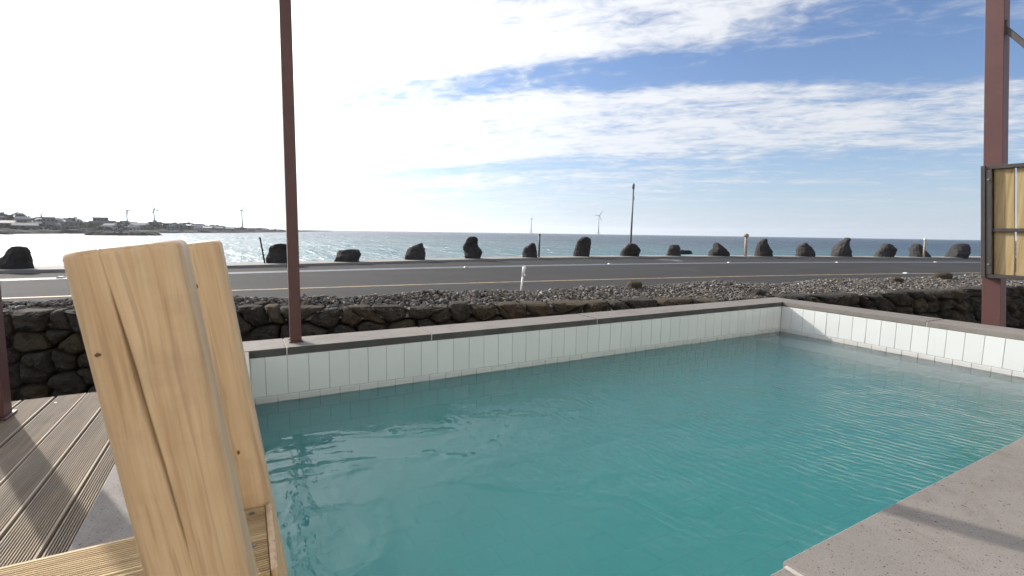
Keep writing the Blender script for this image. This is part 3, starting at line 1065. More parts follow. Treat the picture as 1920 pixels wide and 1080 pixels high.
# white bent post standing in the gravel
t_ = tag(empty('white_post', (3.44, 5.96, bank_z(3.44, 5.96 - wall_y(3.44) - .07) - .02)), 'thin white post with a bent clip on top standing in the gravel', 'post')
MB().tube([(0, 0, -.05), (.03, .01, .20), (.055, .015, .37)], .013, 10).build('shaft', M['whitepaint'], t_, True)
MB().tube([(.052, .014, .36), (.066, .018, .43), (.075, .02, .485), (.09, .02, .49), (.10, .02, .47)], [.018, .022, .024, .02, .012], 10).build('head', M['whitepaint'], t_, True)
MB().tube([(.058, .015, .37), (.085, .018, .365), (.095, .018, .385)], [.012, .012, .008], 8).build('clip', M['whitepaint'], t_, True)

# ------------------------------------------------------------------ the pool
PX0, PX1, PY0, PY1 = 0.0, 5.22, 0.577, 3.21
CZ = ZC - 0.72               # coping top
TZ = ZC - 0.765              # top of tiles
WZ = ZC - 1.05               # water
FZ = ZC - 1.85               # floor
pool = tag(empty('swimming_pool', (PX0, PY0, FZ - .1)), 'long white-tiled plunge pool with grey stone coping', 'pool')
pl = pool.location


def rel(x, y, z): return (x - pl.x, y - pl.y, z - pl.z)


def pbox(name, x0, x1, y0, y1, z0, z1, m, bevel=0.0, parent=None, seg=2):
    p = parent or pool
    c = Vector(((x0 + x1) / 2, (y0 + y1) / 2, (z0 + z1) / 2))
    mb = MB().box(x0 - c.x, x1 - c.x, y0 - c.y, y1 - c.y, z0 - c.z, z1 - c.z)
    base = pl if p is pool else Vector((0, 0, 0))
    return link(name, mb.mesh(name, False, bevel, seg), m, p, c - base)


TH = 0.008
g_ = TH + 0.0   # tile thickness; grout plane lies 2 mm behind the faces
pbox('wall', PX0 - .25, PX1 + .30, PY1 + .002, PY1 + .27, FZ - .1, TZ, M['rawconcrete'])
pbox('wall', PX1 + .002, PX1 + .30, PY0 - .26, PY1 + .0015, FZ - .1, TZ - .001, M['rawconcrete'])
pbox('wall', PX0 - .34, PX0 - .002, PY0 - .26, PY1 + .0015, FZ - .1, TZ - .001, M['rawconcrete'])
pbox('wall', PX0 - .0015, PX1 + .0015, PY0 - .26, PY0 - .002, FZ - .1, TZ - .002, M['rawconcrete'])
pbox('floor', PX0 - .0015, PX1 + .0015, PY0 - .0015, PY1 + .0015, FZ - .1, FZ - .003, M['floorgrout'])
# grout sheets the tiles sit on
pbox('grout', PX0 + .0005, PX1 - .0005, PY1 - .004, PY1 + .001, FZ - .002, TZ - .003, M['grout'])
pbox('grout', PX1 - .004, PX1 + .001, PY0 + .0005, PY1 - .0045, FZ - .002, TZ - .003, M['grout'])
pbox('grout', PX0 - .001, PX0 + .004, PY0 + .0005, PY1 - .0045, FZ - .002, TZ - .003, M['grout'])
pbox('grout', PX0 + .0045, PX1 - .0045, PY0 - .001, PY0 + .004, FZ - .002, TZ - .003, M['grout'])

PITCH = 0.1216
GAP = 0.0032
ROWZ = [(TZ - .002, ZC - 1.010)]
zt = ZC - 1.010
for k in range(8):
    hgt = 0.115 if k < 5 else 0.09
    ROWZ.append((zt, max(zt - hgt, FZ)))
    zt -= hgt
    if zt <= FZ: break


def tile_mesh(wd, ht):
    return MB().box(-wd / 2, wd / 2, -TH / 2, TH / 2, -ht / 2, ht / 2).mesh('tile', False, 0.0016, 1)


cache = {}
rd = random.Random(21)


def lay(along, n_parts_rows, wallname):
    """tiles of one wall; rows below the last listed one are joined"""
    rest = MB()
    L0, L1 = (PX0, PX1) if along == 'x' else (PY0, PY1)
    for ri, (z1, z0) in enumerate(ROWZ):
        if z1 - z0 < .01: continue
        start = L1 + (0 if ri % 2 == 0 else PITCH / 2) if along == 'y' else L0 - (0.034 if ri % 2 == 0 else 0.034 + PITCH / 2)
        sgn = -1 if along == 'y' else 1
        i = 0
        while True:
            a = start + sgn * i * PITCH; b = a + sgn * PITCH
            lo, hi = min(a, b), max(a, b)
            i += 1
            if (sgn > 0 and lo >= L1) or (sgn < 0 and hi <= L0): break
            lo, hi = max(lo, L0 + .009), min(hi, L1 - .009)
            if hi - lo < 0.012: continue
            wd, ht = round(hi - lo - GAP, 4), round(z1 - z0 - GAP, 4)
            c = (lo + hi) / 2; zc = (z0 + z1) / 2
            tilt = (rd.uniform(-.008, .008), rd.uniform(-.006, .006))
            prd = rd.uniform(-.0007, .0009)
            if wallname in ('far', 'right') and ri < n_parts_rows:
                key = (wd, ht)
                if key not in cache:
                    cache[key] = tile_mesh(wd, ht); cache[key].materials.append(M['tile'])
                if along == 'x':
                    link('tile', cache[key], None, pool, rel(c, PY1 - .0035 - prd, zc), (tilt[0], 0, tilt[1]))
                else:
                    link('tile', cache[key], None, pool, rel(PX1 - .0035 - prd, c, zc), (tilt[0], 0, math.pi / 2 + tilt[1]))
            else:
                e = wd / 2
                if wallname == 'far': rest.box(c - e, c + e, PY1 - .0075, PY1 + .0, z0 + GAP / 2, z1 - GAP / 2)
                elif wallname == 'right': rest.box(PX1 - .0075, PX1, c - e, c + e, z0 + GAP / 2, z1 - GAP / 2)
                elif wallname == 'left': rest.box(PX0, PX0 + .0075, c - e, c + e, z0 + GAP / 2, z1 - GAP / 2)
                else: rest.box(c - e, c + e, PY0, PY0 + .0075, z0 + GAP / 2, z1 - GAP / 2)
    if rest.v:
        rest.v = [(x - pl.x, y - pl.y, z - pl.z) for x, y, z in rest.v]
        o = rest.build('tiles', M['tile'], pool)
        o['kind'] = 'stuff'


lay('x', 4, 'far')
lay('y', 4, 'right')
lay('y', 0, 'left')
lay('x', 0, 'near')
# floor tiles, joined
mb = MB()
yy = PY0 + .01
r_i = 0
while yy < PY1 - .02:
    xx = PX0 + .01 - (0.1 if r_i % 2 else 0)
    while xx < PX1 - .02:
        a, b = max(xx, PX0 + .01), min(xx + .2, PX1 - .01)
        if b - a > .02:
            mb.box(a + .002 - pl.x, b - .002 - pl.x, yy + .002 - pl.y, min(yy + .2, PY1 - .01) - .002 - pl.y, FZ - .0028 - pl.z, FZ + .004 - pl.z)
        xx += .2
    yy += .2; r_i += 1
mb.build('tiles', M['floortile'], pool)['kind'] = 'stuff'
# bench under water along the right-hand wall
bench = pbox('bench', 4.80, PX1 - .009, PY0 + .01, PY1 - .009, FZ + .0055, WZ - .060, M['grout'])
mb = MB()
yy = PY1 - .012
while yy > PY0 + .03:
    lo = max(yy - PITCH, PY0 + .012)
    mb.box(4.802, 5.0, lo + .002, yy - .002, WZ - .0595, WZ - .053)
    mb.box(5.004, PX1 - .010, lo + .002, yy - .002, WZ - .0595, WZ - .053)
    for zz0 in (WZ - .18, WZ - .30, WZ - .42, WZ - .54, WZ - .66):
        mb.box(4.793, 4.7995, lo + .002, yy - .002, zz0 + .002, zz0 + .118)
    yy -= PITCH
bt = mb.build('tiles', M['tile'], pool); bt['kind'] = 'stuff'
bt.location = -pl

# coping slabs
SL = 0.045
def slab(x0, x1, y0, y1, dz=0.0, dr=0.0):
    o = pbox('coping_slab', x0 + .004, x1 - .004, y0, y1, CZ - SL + dz, CZ + dz, M['slab_shaded'], 0.0035, seg=2)
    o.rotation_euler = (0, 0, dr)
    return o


CO = 3.50
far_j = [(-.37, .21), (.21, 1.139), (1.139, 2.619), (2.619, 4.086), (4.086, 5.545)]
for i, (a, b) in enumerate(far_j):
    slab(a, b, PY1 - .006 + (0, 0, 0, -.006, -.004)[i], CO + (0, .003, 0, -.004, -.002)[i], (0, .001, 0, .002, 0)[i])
for (a, b, dz) in ((1.897, PY1 - .012, .001), (PY0 + .008, 1.897, -.001)):
    pbox('coping_slab', PX1 - .006, 5.545, a + .004, b - .004, CZ - SL + dz, CZ + dz, M['slab'], 0.0035)
for (a, b, dz) in ((2.0, PY1 - .012, 0), (PY0 + .008, 2.0, .001)):
    pbox('coping_slab', -.37, PX0 + .006, a + .004, b - .004, CZ - SL + dz, CZ + dz, M['slab'], 0.0035)
for (a, b, dz, yo) in ((-.37, 1.02, -.004, -.010), (1.02, 2.49, 0, 0), (2.49, 3.95, .001, .002), (3.95, 5.545, 0, 0)):
    pbox('coping_slab', a + .006, b - .006, .20, PY0 + .006 + yo, CZ - SL + dz, CZ + dz, M['slab'], 0.004)
# mortar in the joints
for x in (.21, 1.139, 2.619, 4.086):
    pbox('mortar_joint', x - .0035, x + .0035, PY1 - .004, CO - .003, CZ - SL + .002, CZ - .004, M['mortar'])
pbox('mortar_joint', PX1 - .004, 5.542, 1.8935, 1.9005, CZ - SL + .002, CZ - .004, M['mortar'])
for x in (1.02, 2.49, 3.95):
    pbox('mortar_joint', x - .0058, x + .0058, .203, PY0 - .004, CZ - SL + .002, CZ - .004, M['mortar'])
# bedding under the slabs
pbox('mortar_bed', PX0 - .33, PX1 + .29, PY1 + .004, CO - .03, TZ + .0003, CZ - SL - .0016, M['mortar'])

# the water: one closed body
mb = MB()
mb.box(PX0 + .0046, PX1 - .0046, PY0 + .0046, PY1 - .0046, FZ + .0001, WZ)
tag(mb.build('pool_water', M['water']), 'rippled turquoise water filling the tiled pool', 'water', kind='structure')

# ------------------------------------------------------------------ terrace the photographer stands on
mb = MB().box(-.365, 9.0, -6.0, .193, -1.44, CZ - .012)
tag(mb.build('terrace', M['concrete']), 'plain concrete terrace behind the near coping', 'terrace', kind='structure')

# ------------------------------------------------------------------ unseen guesthouse, added to bounce sunlight onto the shaded tiles
M['render'] = simple('added_house_pale_render', (0.76, 0.73, 0.67), 0.9, 0.08, 1.2, 0.3, 0.006, fine=0.04)
M['glass'] = simple('added_house_dark_glass', (0.03, 0.035, 0.04), 0.08, 0.05, 2, 0.0, spec=0.6)
M['roofing'] = simple('added_house_grey_roof_sheet', (0.16, 0.165, 0.175), 0.55, 0.1, 2, 0.1)
HY = -3.2
house = tag(empty('added_guesthouse', (2.5, HY, CZ - .01)), 'unseen pale guesthouse added behind the terrace to bounce light', 'house')
MB().box(-8, 9, -6, 0, 0, 5.6).build('wall', M['render'], house)
MB().box(-8.4, 9.4, -6.4, .45, 5.61, 5.85).build('roof', M['roofing'], house)  # roof of the added unseen house
for xw in (-6.0, -2.4, 4.2, 7.2):
    for zw in (.9, 3.5):
        f = MB().box(xw - .75, xw + .75, -.05, .03, zw, zw + 1.3).build('window', M['darkframe'], house, bevel=.01)
        MB().box(xw - .67, xw + .67, .031, .036, zw + .08, zw + 1.22).build('added_house_pane', M['glass'], f)
f = MB().box(.4, 1.4, -.05, .03, .0, 2.1).build('added_house_door', M['darkframe'], house, bevel=.01)
MB().tube([(1.25, .03, 1.0), (1.25, .08, 1.0), (1.13, .08, 1.0)], .012, 8).build('handle', M['steel'], f)

# ------------------------------------------------------------------ timber deck
def ridged_board(length, wd, th, ridges, axis):
    """decking board with a ribbed top, length along axis, centred, top at z = 0"""
    prof = []
    e = 0.007
    prof += [(-wd / 2, -th), (-wd / 2, -e * 0.6), (-wd / 2 + 0.003, 0), (-wd / 2 + e, 0)]
    n = ridges
    inner = wd - 2 * e
    p = inner / n
    for i in range(n):
        x0 = -wd / 2 + e + i * p
        prof += [(x0 + p * .16, -.0042), (x0 + p * .46, -.0044), (x0 + p * .64, 0), (x0 + p * .98, 0)]
    prof += [(wd / 2 - 0.003, 0), (wd / 2, -e * 0.6), (wd / 2, -th)]
    k = len(prof)
    mb = MB()
    vs = []
    for s in (-length / 2, length / 2):
        for a, z in prof:
            vs.append((a, s, z) if axis == 'y' else (s, a, z))
    fs = [(i, (i + 1) % k, k + (i + 1) % k, k + i) for i in range(k)]
    fs += [tuple(range(k)), tuple(reversed(range(k, 2 * k)))]
    mb.add(vs, fs)
    return mb.mesh('deck_board')


deck = tag(empty('timber_deck', (-1.0, 1.2, -.2)), 'weathered ribbed timber deck beside the pool', 'deck')
dl = deck.location
DP = 0.1205
bm_ = ridged_board(3.95, DP - .006, .024, 14, 'y'); bm_.materials.append(M['deck'])
screw = MB().tube([(0, 0, -.002), (0, 0, .0014)], [.0055, .0055], 10).mesh('screw'); screw.materials.append(M['steel'])
for i in range(15):
    xc = -.372 - .006 - DP / 2 - i * DP
    b = link('board', bm_, None, deck, (xc - dl.x, 1.225 + random.uniform(-.006, .006) - dl.y, random.uniform(-.0012, .0012) - dl.z), (0, 0, random.uniform(-.0015, .0015)))
    for yb in ((3.08,), (), (2.05,), (3.08,), (), (1.45,))[i % 6]:
        for sx in (-.035,):
            link('screw', screw, None, b, (sx, yb - 1.225, -.0002))
for y in (-.5, .35, 1.45, 2.05, 3.08):
    link('joist', MB().box(-2.2 - dl.x, -.38 - dl.x, y - .035 - dl.y, y + .035 - dl.y, .04, .174).mesh('joist'), M['deck'], deck)
for y in (3.08, .35):
    for x in (-2.0, -1.2, -.45):
        link('leg', MB().box(x - .04 - dl.x, x + .04 - dl.x, y - .034 - dl.y, y + .034 - dl.y, -1.26, .0395).mesh('leg'), M['deck'], deck)

# ------------------------------------------------------------------ steel posts
def steel_post(name, base, top, wx, wy, label, plate=True, zb=0.0):
    t = tag(empty(name, base), label, 'post')
    d = Vector(top) - Vector(base)
    mb = MB()
    vs = []
    for p in (Vector((0, 0, 0.006 if plate else 0)), d):
        for i, j in ((-1, -1), (1, -1), (1, 1), (-1, 1)):
            vs.append((p.x + i * wx / 2, p.y + j * wy / 2, p.z))
    mb.add(vs, [(0, 3, 2, 1), (4, 5, 6, 7), (0, 1, 5, 4), (1, 2, 6, 5), (2, 3, 7, 6), (3, 0, 4, 7)])
    mb.build('shaft', M['red'], t, bevel=.004)
    return t


t_ = steel_post('slim_steel_post', (.274, 3.36, CZ + .001), (.283, 3.36, 2.75), .066, .062, 'slim dark red steel post standing on the far pool coping')
MB().box(-.042, .042, -.04, .04, 0, .006).build('base_plate', M['red'], t_, bevel=.0015)
for bx_, by_ in ((-.036, -.034), (.036, -.034), (.036, .034), (-.036, .034)):
    link('bolt', MB().tube([(bx_, by_, .005), (bx_, by_, .012)], .005, 6).mesh('bolt'), M['steel'], t_)
t_ = steel_post('corner_steel_post', (-1.003, 2.945, .003), (-.985, 2.96, 2.75), .09, .09, 'dark red steel post on the timber deck at the left edge')
MB().box(-.075, .058, -.07, .058, 0, .008).build('base_plate', M['red'], t_, bevel=.002)
t_ = steel_post('wide_steel_post', (5.865, 1.518, -1.45), (5.865, 1.972, 3.85), .13, .126, 'wide red oxide steel post behind the right-hand coping')
def post_y(z): return 1.518 + (z + 1.45) * (1.972 - 1.518) / 5.3
# brace from the wide post
t_ = tag(empty('steel_brace', (5.84, 1.82, 2.685)), 'thin dark steel brace sloping from the wide red post', 'brace')
MB().bar((0, .0, 0), (-.07, -.925, -1.178), .03, .04).build('rod', M['darkframe'], t_, bevel=.004)
MB().box(-.02, .02, -.02, .05, -.06, .06).build('bracket', M['darkframe'], t_, bevel=.004)

# ------------------------------------------------------------------ slatted screen on the wide post
scr = tag(empty('slatted_screen', (5.75, 1.80, ZC - .34)), 'pale timber slat screen in a dark frame fixed to the wide red post', 'screen')
SB, ST = ZC - .334, ZC + .644
SY0, SYN = 1.803, -0.6
sl = scr.location
def syl(z): return 1.736 + (z - SB) * (1.828 - 1.736) / (ST - SB)       # leaning left edge
def quad_bar(name, ya_b, yb_b, z0, z1, x0, x1, m, bev=.003):
    """upright piece that leans like the post: from ya to yb (offsets from the left edge)"""
    mb = MB()
    vs = []
    for z in (z0, z1):
        for x, o in ((x0, ya_b), (x1, ya_b), (x1, yb_b), (x0, yb_b)):
            vs.append((x - sl.x, syl(z) - o - sl.y, z - sl.z))
    mb.add(vs, [(0, 1, 2, 3), (7, 6, 5, 4), (0, 4, 5, 1), (1, 5, 6, 2), (2, 6, 7, 3), (3, 7, 4, 0)])
    o = mb.build(name, m, scr, bevel=bev)
    return o
quad_bar('frame_stile', 0.0, .030, SB, ST, 5.725, 5.795, M['darkframe'])
quad_bar('inner_stile', .0305, .072, SB + .034, ST - .034, 5.732, 5.790, M['darkframe'])
WID = 2.35
quad_bar('frame_rail', .0305, WID, ST - .033, ST, 5.736, 5.794, M['darkframe'])
quad_bar('frame_rail', .0305, WID, SB, SB + .033, 5.736, 5.794, M['darkframe'])
quad_bar('middle_rail', .0725, WID, (SB + ST) / 2 - .085, (SB + ST) / 2 - .055, 5.742, 5.769, M['darkframe'])
y = .076
while y < WID - .13:
    quad_bar('slat', y, y + .128, SB + .0335, ST - .0335, 5.7695, 5.7895, M['slat'], .002)
    y += .1415
for zz in (SB + .12, ST - .12):
    o = link('bolt', MB().tube([(0, 0, 0), (-.008, 0, 0)], .009, 8).mesh('bolt'), M['steel'], scr, (5.732 - sl.x, syl(zz) - .05 - sl.y, zz - sl.z))

# ------------------------------------------------------------------ pine steps into the pool
steps = tag(empty('pool_steps', (-.2, 1.0, 0)), 'pine pool steps with ribbed treads and two thick upright posts', 'steps')
st = steps.location
LEAN = 0.128


def pine_post(yf, xr_top, z_top, width, depth, z_bot, crack, lean=LEAN):
    """rounded timber; front face at y = yf, right edge xr_top at the top; optional drying crack in the front"""
    L = (z_top - z_bot) * math.sqrt(1 + lean * lean)
    rr = 0.021
    rows = 70 if crack else 26
    vs, fs = [], []
    nrow = None
    # local frame: x across, y depth (0 = front), z down the axis (0 = top)
    def section(s, inset):
        w2 = width / 2 - inset
        r = max(rr - inset * 0.3, 0.004)
        pts = []
        # front from left to right
        if crack:
            cx = float(np.interp(s, [0, .05, .125, .20, .285, .39, .44, .8], [-.0215, -.0194, -.0163, -.0145, -.0100, -.0058, -.004, .006]))
            hw = float(np.interp(s, [.045, .06, .12, .17, .26, .36, .405, .42], [0.0001, .0010, .0024, .0036, .0029, .0021, .0012, .0001]))
            dp = float(np.interp(s, [.04, .06, .12, .26, .38, .42], [0, .006, .018, .018, .012, 0]))
            fr = [-w2 + r, -w2 + r + .002, (-w2 + r + cx - hw) / 2, cx - hw - .002, cx - hw, cx, cx + hw, cx + hw + .002, (w2 - r + cx + hw) / 2, w2 - r - .002, w2 - r]
            ds = [0, 0, 0, 0.0002, 0.0008, dp, 0.0008, 0.0002, 0, 0, 0]
        else:
            fr = [-w2 + r, -w2 + r + .002, 0, w2 - r - .002, w2 - r]; ds = [0] * 5
        for x, d in zip(fr, ds): pts.append((x, inset + d))
        for k in range(1, 6):
            a = math.pi / 2 * k / 5
            pts.append((w2 - r + r * math.sin(a), inset + r - r * math.cos(a)))
        for k in range(0, 6):
            a = math.pi / 2 * k / 5
            pts.append((w2 - r + r * math.cos(a), depth - inset - r + r * math.sin(a)))
        for k in range(0, 6):
            a = math.pi / 2 * k / 5
            pts.append((-w2 + r - r * math.sin(a), depth - inset - r + r * math.cos(a)))
        for k in range(0, 5):
            a = math.pi / 2 * k / 5
            pts.append((-w2 + r - r * math.cos(a), inset + r - r * math.sin(a)))
        return pts
    stations = []
    rt = 0.010
    for k in range(6):
        a = math.pi / 2 * k / 5
        stations.append((rt - rt * math.sin(a), rt - rt * math.cos(a) if k else rt))
    stations = [(rt * (1 - math.sin(math.pi / 2 * k / 5)), rt * (1 - math.cos(math.pi / 2 * k / 5))) for k in range(5, -1, -1)]
    # stations: s from 0 (inset rt) to rt (inset 0)
    st_ = [(rt * (1 - math.cos(a)), rt * (1 - math.sin(a))) for a in (math.pi / 2 * k / 5 for k in range(6))]
    for k in range(1, rows + 1):
        st_.append((rt + (L - rt) * k / rows, 0.0))
    ax = Vector((lean, 0, -1)).normalized()
    cr = Vector((1, 0, lean)).normalized()
    top_c = Vector((xr_top, yf, z_top)) - cr * (width / 2)
    for s, ins in st_:
        sec = section(s, ins)
        nrow = len(sec)
        for x, d in sec:
            p = top_c + cr * x + ax * s + Vector((0, d, 0))
            vs.append(p)
    for i in range(len(st_) - 1):
        for k in range(nrow):
            k2 = (k + 1) % nrow
            fs.append((i * nrow + k, i * nrow + k2, (i + 1) * nrow + k2, (i + 1) * nrow + k))
    fs.append(tuple(reversed(range(nrow))))
    fs.append(tuple(range((len(st_) - 1) * nrow, len(st_) * nrow)))
    # object axes run with the timber so that the grain follows it
    Mx = Matrix(((cr.x, 0, -ax.x, top_c.x), (0, 1, 0, top_c.y), (cr.z, 0, -ax.z, top_c.z), (0, 0, 0, 1)))
    inv = Mx.inverted()
    mb = MB(); mb.add([inv @ v for v in vs], fs)
    me = mb.mesh('post', True)
    o = link('post', me, M['post'], steps)
    o.matrix_local = Matrix.Translation(-st) @ Mx
    me.polygons.foreach_set('use_smooth', [abs(f.normal.y) < 0.995 for f in me.polygons])
    return o


near_post = pine_post(.75, -.071, ZC - .0155, .121, .118, .0, True)
tag(near_post, 'nearest pine post with a long dark drying crack')
far_post = pine_post(1.133, -.0395, ZC - .0235, .121, .118, .02, False)
tag(far_post, 'farther pine post with small brown knots')

M['knot'] = simple('dark_knot_wood', (0.10, 0.05, 0.022), 0.7, 0.3, 400, 0.2, 0.001)


def knot(post, x, s_, rx, rz):
    mb = MB()
    n = 12
    vs = [(0, 0, 0)] + [(rx * math.cos(2 * math.pi * k / n) * (1 + .25 * math.sin(3.1 * k)), .0002, rz * math.sin(2 * math.pi * k / n) * (1 + .2 * math.cos(2.3 * k))) for k in range(n)]
    mb.add(vs, [(0, 1 + k, 1 + (k + 1) % n) for k in range(n)])
    link('knot', mb.mesh('knot'), M['knot'], post, (x, -.0005, -s_))


for x, s_, r_ in ((.006, .085, .0032), (-.009, .096, .0018), (-.002, .24, .0034), (-.003, .345, .0026), (-.007, .38, .0016), (.017, .445, .0034), (-.001, .467, .0018)):
    knot(far_post, x, s_, r_ * .8, r_ * 1.5)
knot(near_post, -.046, .128, .0035, .0024)

PZ = ZC - .60
tb = ridged_board(.80, .116, .026, 15, 'x'); tb.materials.append(M['tread'])
for i, yc in enumerate((1.072, .951, .830 + .04)):
    if i == 2: continue
    b = link('tread', tb, None, steps, (.018 - .40 - st.x, yc - st.y, PZ - st.z + (0, .0008)[i]))
    for xs in (-.215, .375, -.02):
        link('screw', screw, None, b, (xs, .035 if i == 0 else .036, .0004))
link('end_trim', MB().box(.0195, .0315, .895, 1.131, PZ - .085, PZ + .004).mesh('end_trim', False, .004, 2), M['post'], steps, -st)
link('bearer', MB().box(-.76, .017, 1.105, 1.130, PZ - .085, PZ - .0275).mesh('bearer', False, .002, 1), M['tread'], steps, -st)
link('bearer', MB().box(-.76, .017, .897, .922, PZ - .085, PZ - .0275).mesh('bearer', False, .002, 1), M['tread'], steps, -st)
for x in (-.74, -.30):
    for y0 in (1.045, .925):
        link('leg', MB().box(x, x + .045, y0, y0 + .045, .002 if x < -.38 else CZ + .003, PZ - .0275).mesh('leg', False, .002, 1), M['tread'], steps, -st)

# ------------------------------------------------------------------ far shore across the bay
M['hill'] = simple('far_hill_scrub', (0.030, 0.036, 0.024), 0.98, 0.4, 0.03, 0.3, 1.0, fine=0.25, fscale=0.2, spec=0.0)
M['leaf'] = simple('far_tree_leaves', (0.030, 0.042, 0.024), 0.9, 0.5, 0.12, 0.0, 0.1, spec=0.1)
M['bark'] = simple('far_tree_bark', (0.07, 0.055, 0.045), 0.9)
M['hwall'] = simple('far_house_render', (0.26, 0.26, 0.25), 0.9, 0.1, 0.3, 0.0, spec=0.1)
M['hwall2'] = simple('far_house_grey', (0.14, 0.14, 0.14), 0.9, 0.1, 0.3, 0.0, spec=0.1)
M['hroof'] = simple('far_roof_sheet', (0.12, 0.13, 0.15), 0.6, 0.15, 0.3, 0.0, spec=0.25)
M['hroof2'] = simple('far_roof_dark', (0.08, 0.06, 0.055), 0.7, 0.15, 0.3, 0.0, spec=0.15)
M['hglass'] = simple('far_window_glass', (0.03, 0.035, 0.04), 0.1, 0.05, 0.3, 0.0)

AZ = [-40, -30, -22, -17.4, -14.3, -10.7, -6.9, -1.2, 3.8, 6.0, 8.6]
R0 = [330, 420, 500, 554, 596, 638, 734, 891, 1218, 1700, 2500]
TOPS = [(-40, .014), (-30, .014), (-22, .014), (-17.3, .0125), (-16.4, .0118), (-15.5, .0062), (-14, .0078), (-12.3, .0066), (-10.9, .0058), (-9.2, .0042), (-7.2, .003), (-4.9, .0055), (-2.5, .0015), (0, -.0008), (2.0, -.0016), (4.3, -.0026), (6, -.0016), (8.6, -.0014)]


def r0_at(a): return float(np.interp(a, AZ, R0))
def top_slope(a): return float(np.interp(a, [t[0] for t in TOPS], [t[1] for t in TOPS]))
DEPTH = 330.0


def land_z(a, t):
    """height of the far shore at bearing a (deg from +Y to +X), t = 0..1 inland"""
    r = r0_at(a) + t * DEPTH
    ridge_r = r0_at(a) + 0.62 * DEPTH
    zr = ZC + (top_slope(a) * 0.9 - .0004) * ridge_r
    zr = max(zr, SEA_Z + 1.2)
    shore = SEA_Z + 1.4 + 0.8 * noise.noise(Vector((a * 1.5, 0, 0)))
    if t < 0.03: return SEA_Z - 0.5 + (shore + 0.5 - SEA_Z) * t / 0.03
    u = min(1, (t - 0.03) / 0.59)
    z = shore + (zr - shore) * (u ** 1.15)
    z += (noise.noise(Vector((a * 1.1, t * 5, 2))) * 1.0 + noise.noise(Vector((a * 3.3, t * 9, 4))) * .6) * min(1, t * 4)
    return max(z, SEA_Z + .6) - (max(0, t - .75) * 16)


def land_pt(a, t):
    r = r0_at(a) + t * DEPTH
    return Vector((r * math.sin(R(a)), r * math.cos(R(a)), land_z(a, t)))


mb = MB()
NA, NTT = 220, 26
vs = []
for i in range(NA + 1):
    a = -40 + 48.6 * i / NA
    for j in range(NTT + 1):
        t = (j / NTT) ** 1.3
        vs.append(land_pt(a, t))
fs = []
for i in range(NA):
    for j in range(NTT):
        k = i * (NTT + 1) + j
        fs.append((k, k + 1, k + NTT + 2, k + NTT + 1))
mb.add(vs, fs)
tag(mb.build('headland', M['hill'], smooth=True), 'low scrubby headland across the bay', 'headland', kind='structure')

# black lava shore and breakwaters: ragged ribs of rock
def reef(name, pts, wdt, hgt, seed, label, kind=None, cat='breakwater'):
    mb = MB()
    rd = random.Random(seed)
    n = len(pts)
    K = 60
    prof = [(-.5, 0), (-.42, .35), (-.25, .8), (0, 1), (.25, .85), (.42, .4), (.5, 0)]
    vs = []
    P_ = np.array(pts, float)
    for i in range(K + 1):
        u = i / K * (n - 1)
        j = min(int(u), n - 2)
        p = P_[j] + (P_[j + 1] - P_[j]) * (u - j)
        dv = P_[j + 1] - P_[j]; dv /= np.linalg.norm(dv)
        nv = np.array([-dv[1], dv[0]])
        e = min(1, min(i, K - i) / 7.0) ** .6
        for a, h in prof:
            wv = wdt * (0.75 + .5 * noise.noise(Vector((i * .21, seed, 1)))) * (.3 + .7 * e)
            hh = hgt * h * e * (.75 + .6 * noise.noise(Vector((i * .33, a * 3, seed))) + .3 * noise.noise(Vector((i * .9, a * 7, seed))))
            q = p + nv * a * wv
            vs.append((q[0], q[1], SEA_Z - .3 + hh + .3 * h))
    m_ = len(prof)
    fs = []
    for i in range(K):
        for k in range(m_ - 1):
            a0 = i * m_ + k
            fs.append((a0, a0 + 1, a0 + m_ + 1, a0 + m_))
    mb.add(vs, fs)
    return tag(mb.build(name, M['reef']), label, cat, kind=kind)


def shore_line(a0, a1, n, dr):
    return [((r0_at(a0 + (a1 - a0) * i / n) + dr) * math.sin(R(a0 + (a1 - a0) * i / n)), (r0_at(a0 + (a1 - a0) * i / n) + dr) * math.cos(R(a0 + (a1 - a0) * i / n))) for i in range(n + 1)]


reef('breakwater', shore_line(-30, -9.5, 16, 2), 26, 4.2, 3, 'dark lava breakwater along the left end of the far shore')
reef('breakwater', shore_line(-10, 4.2, 16, 4), 34, 4.6, 5, 'dark lava shoreline below the far town running towards the horizon')
reef('lava_islet', [(-110, 505), (-92, 497), (-78, 505), (-62, 522)], 22, 3.6, 9, 'low black lava islet in front of the far town', cat='islet')
reef('lava_islet', [(-185, 470), (-165, 480), (-148, 494)], 14, 2.8, 12, 'small black reef at the left edge below the far town', cat='islet')
reef('lava_islet', [(141, 127), (146, 129), (150.5, 129.5)], 2.6, 1.5, 15, 'small dark reef in the sea beside the squat rock', cat='islet')


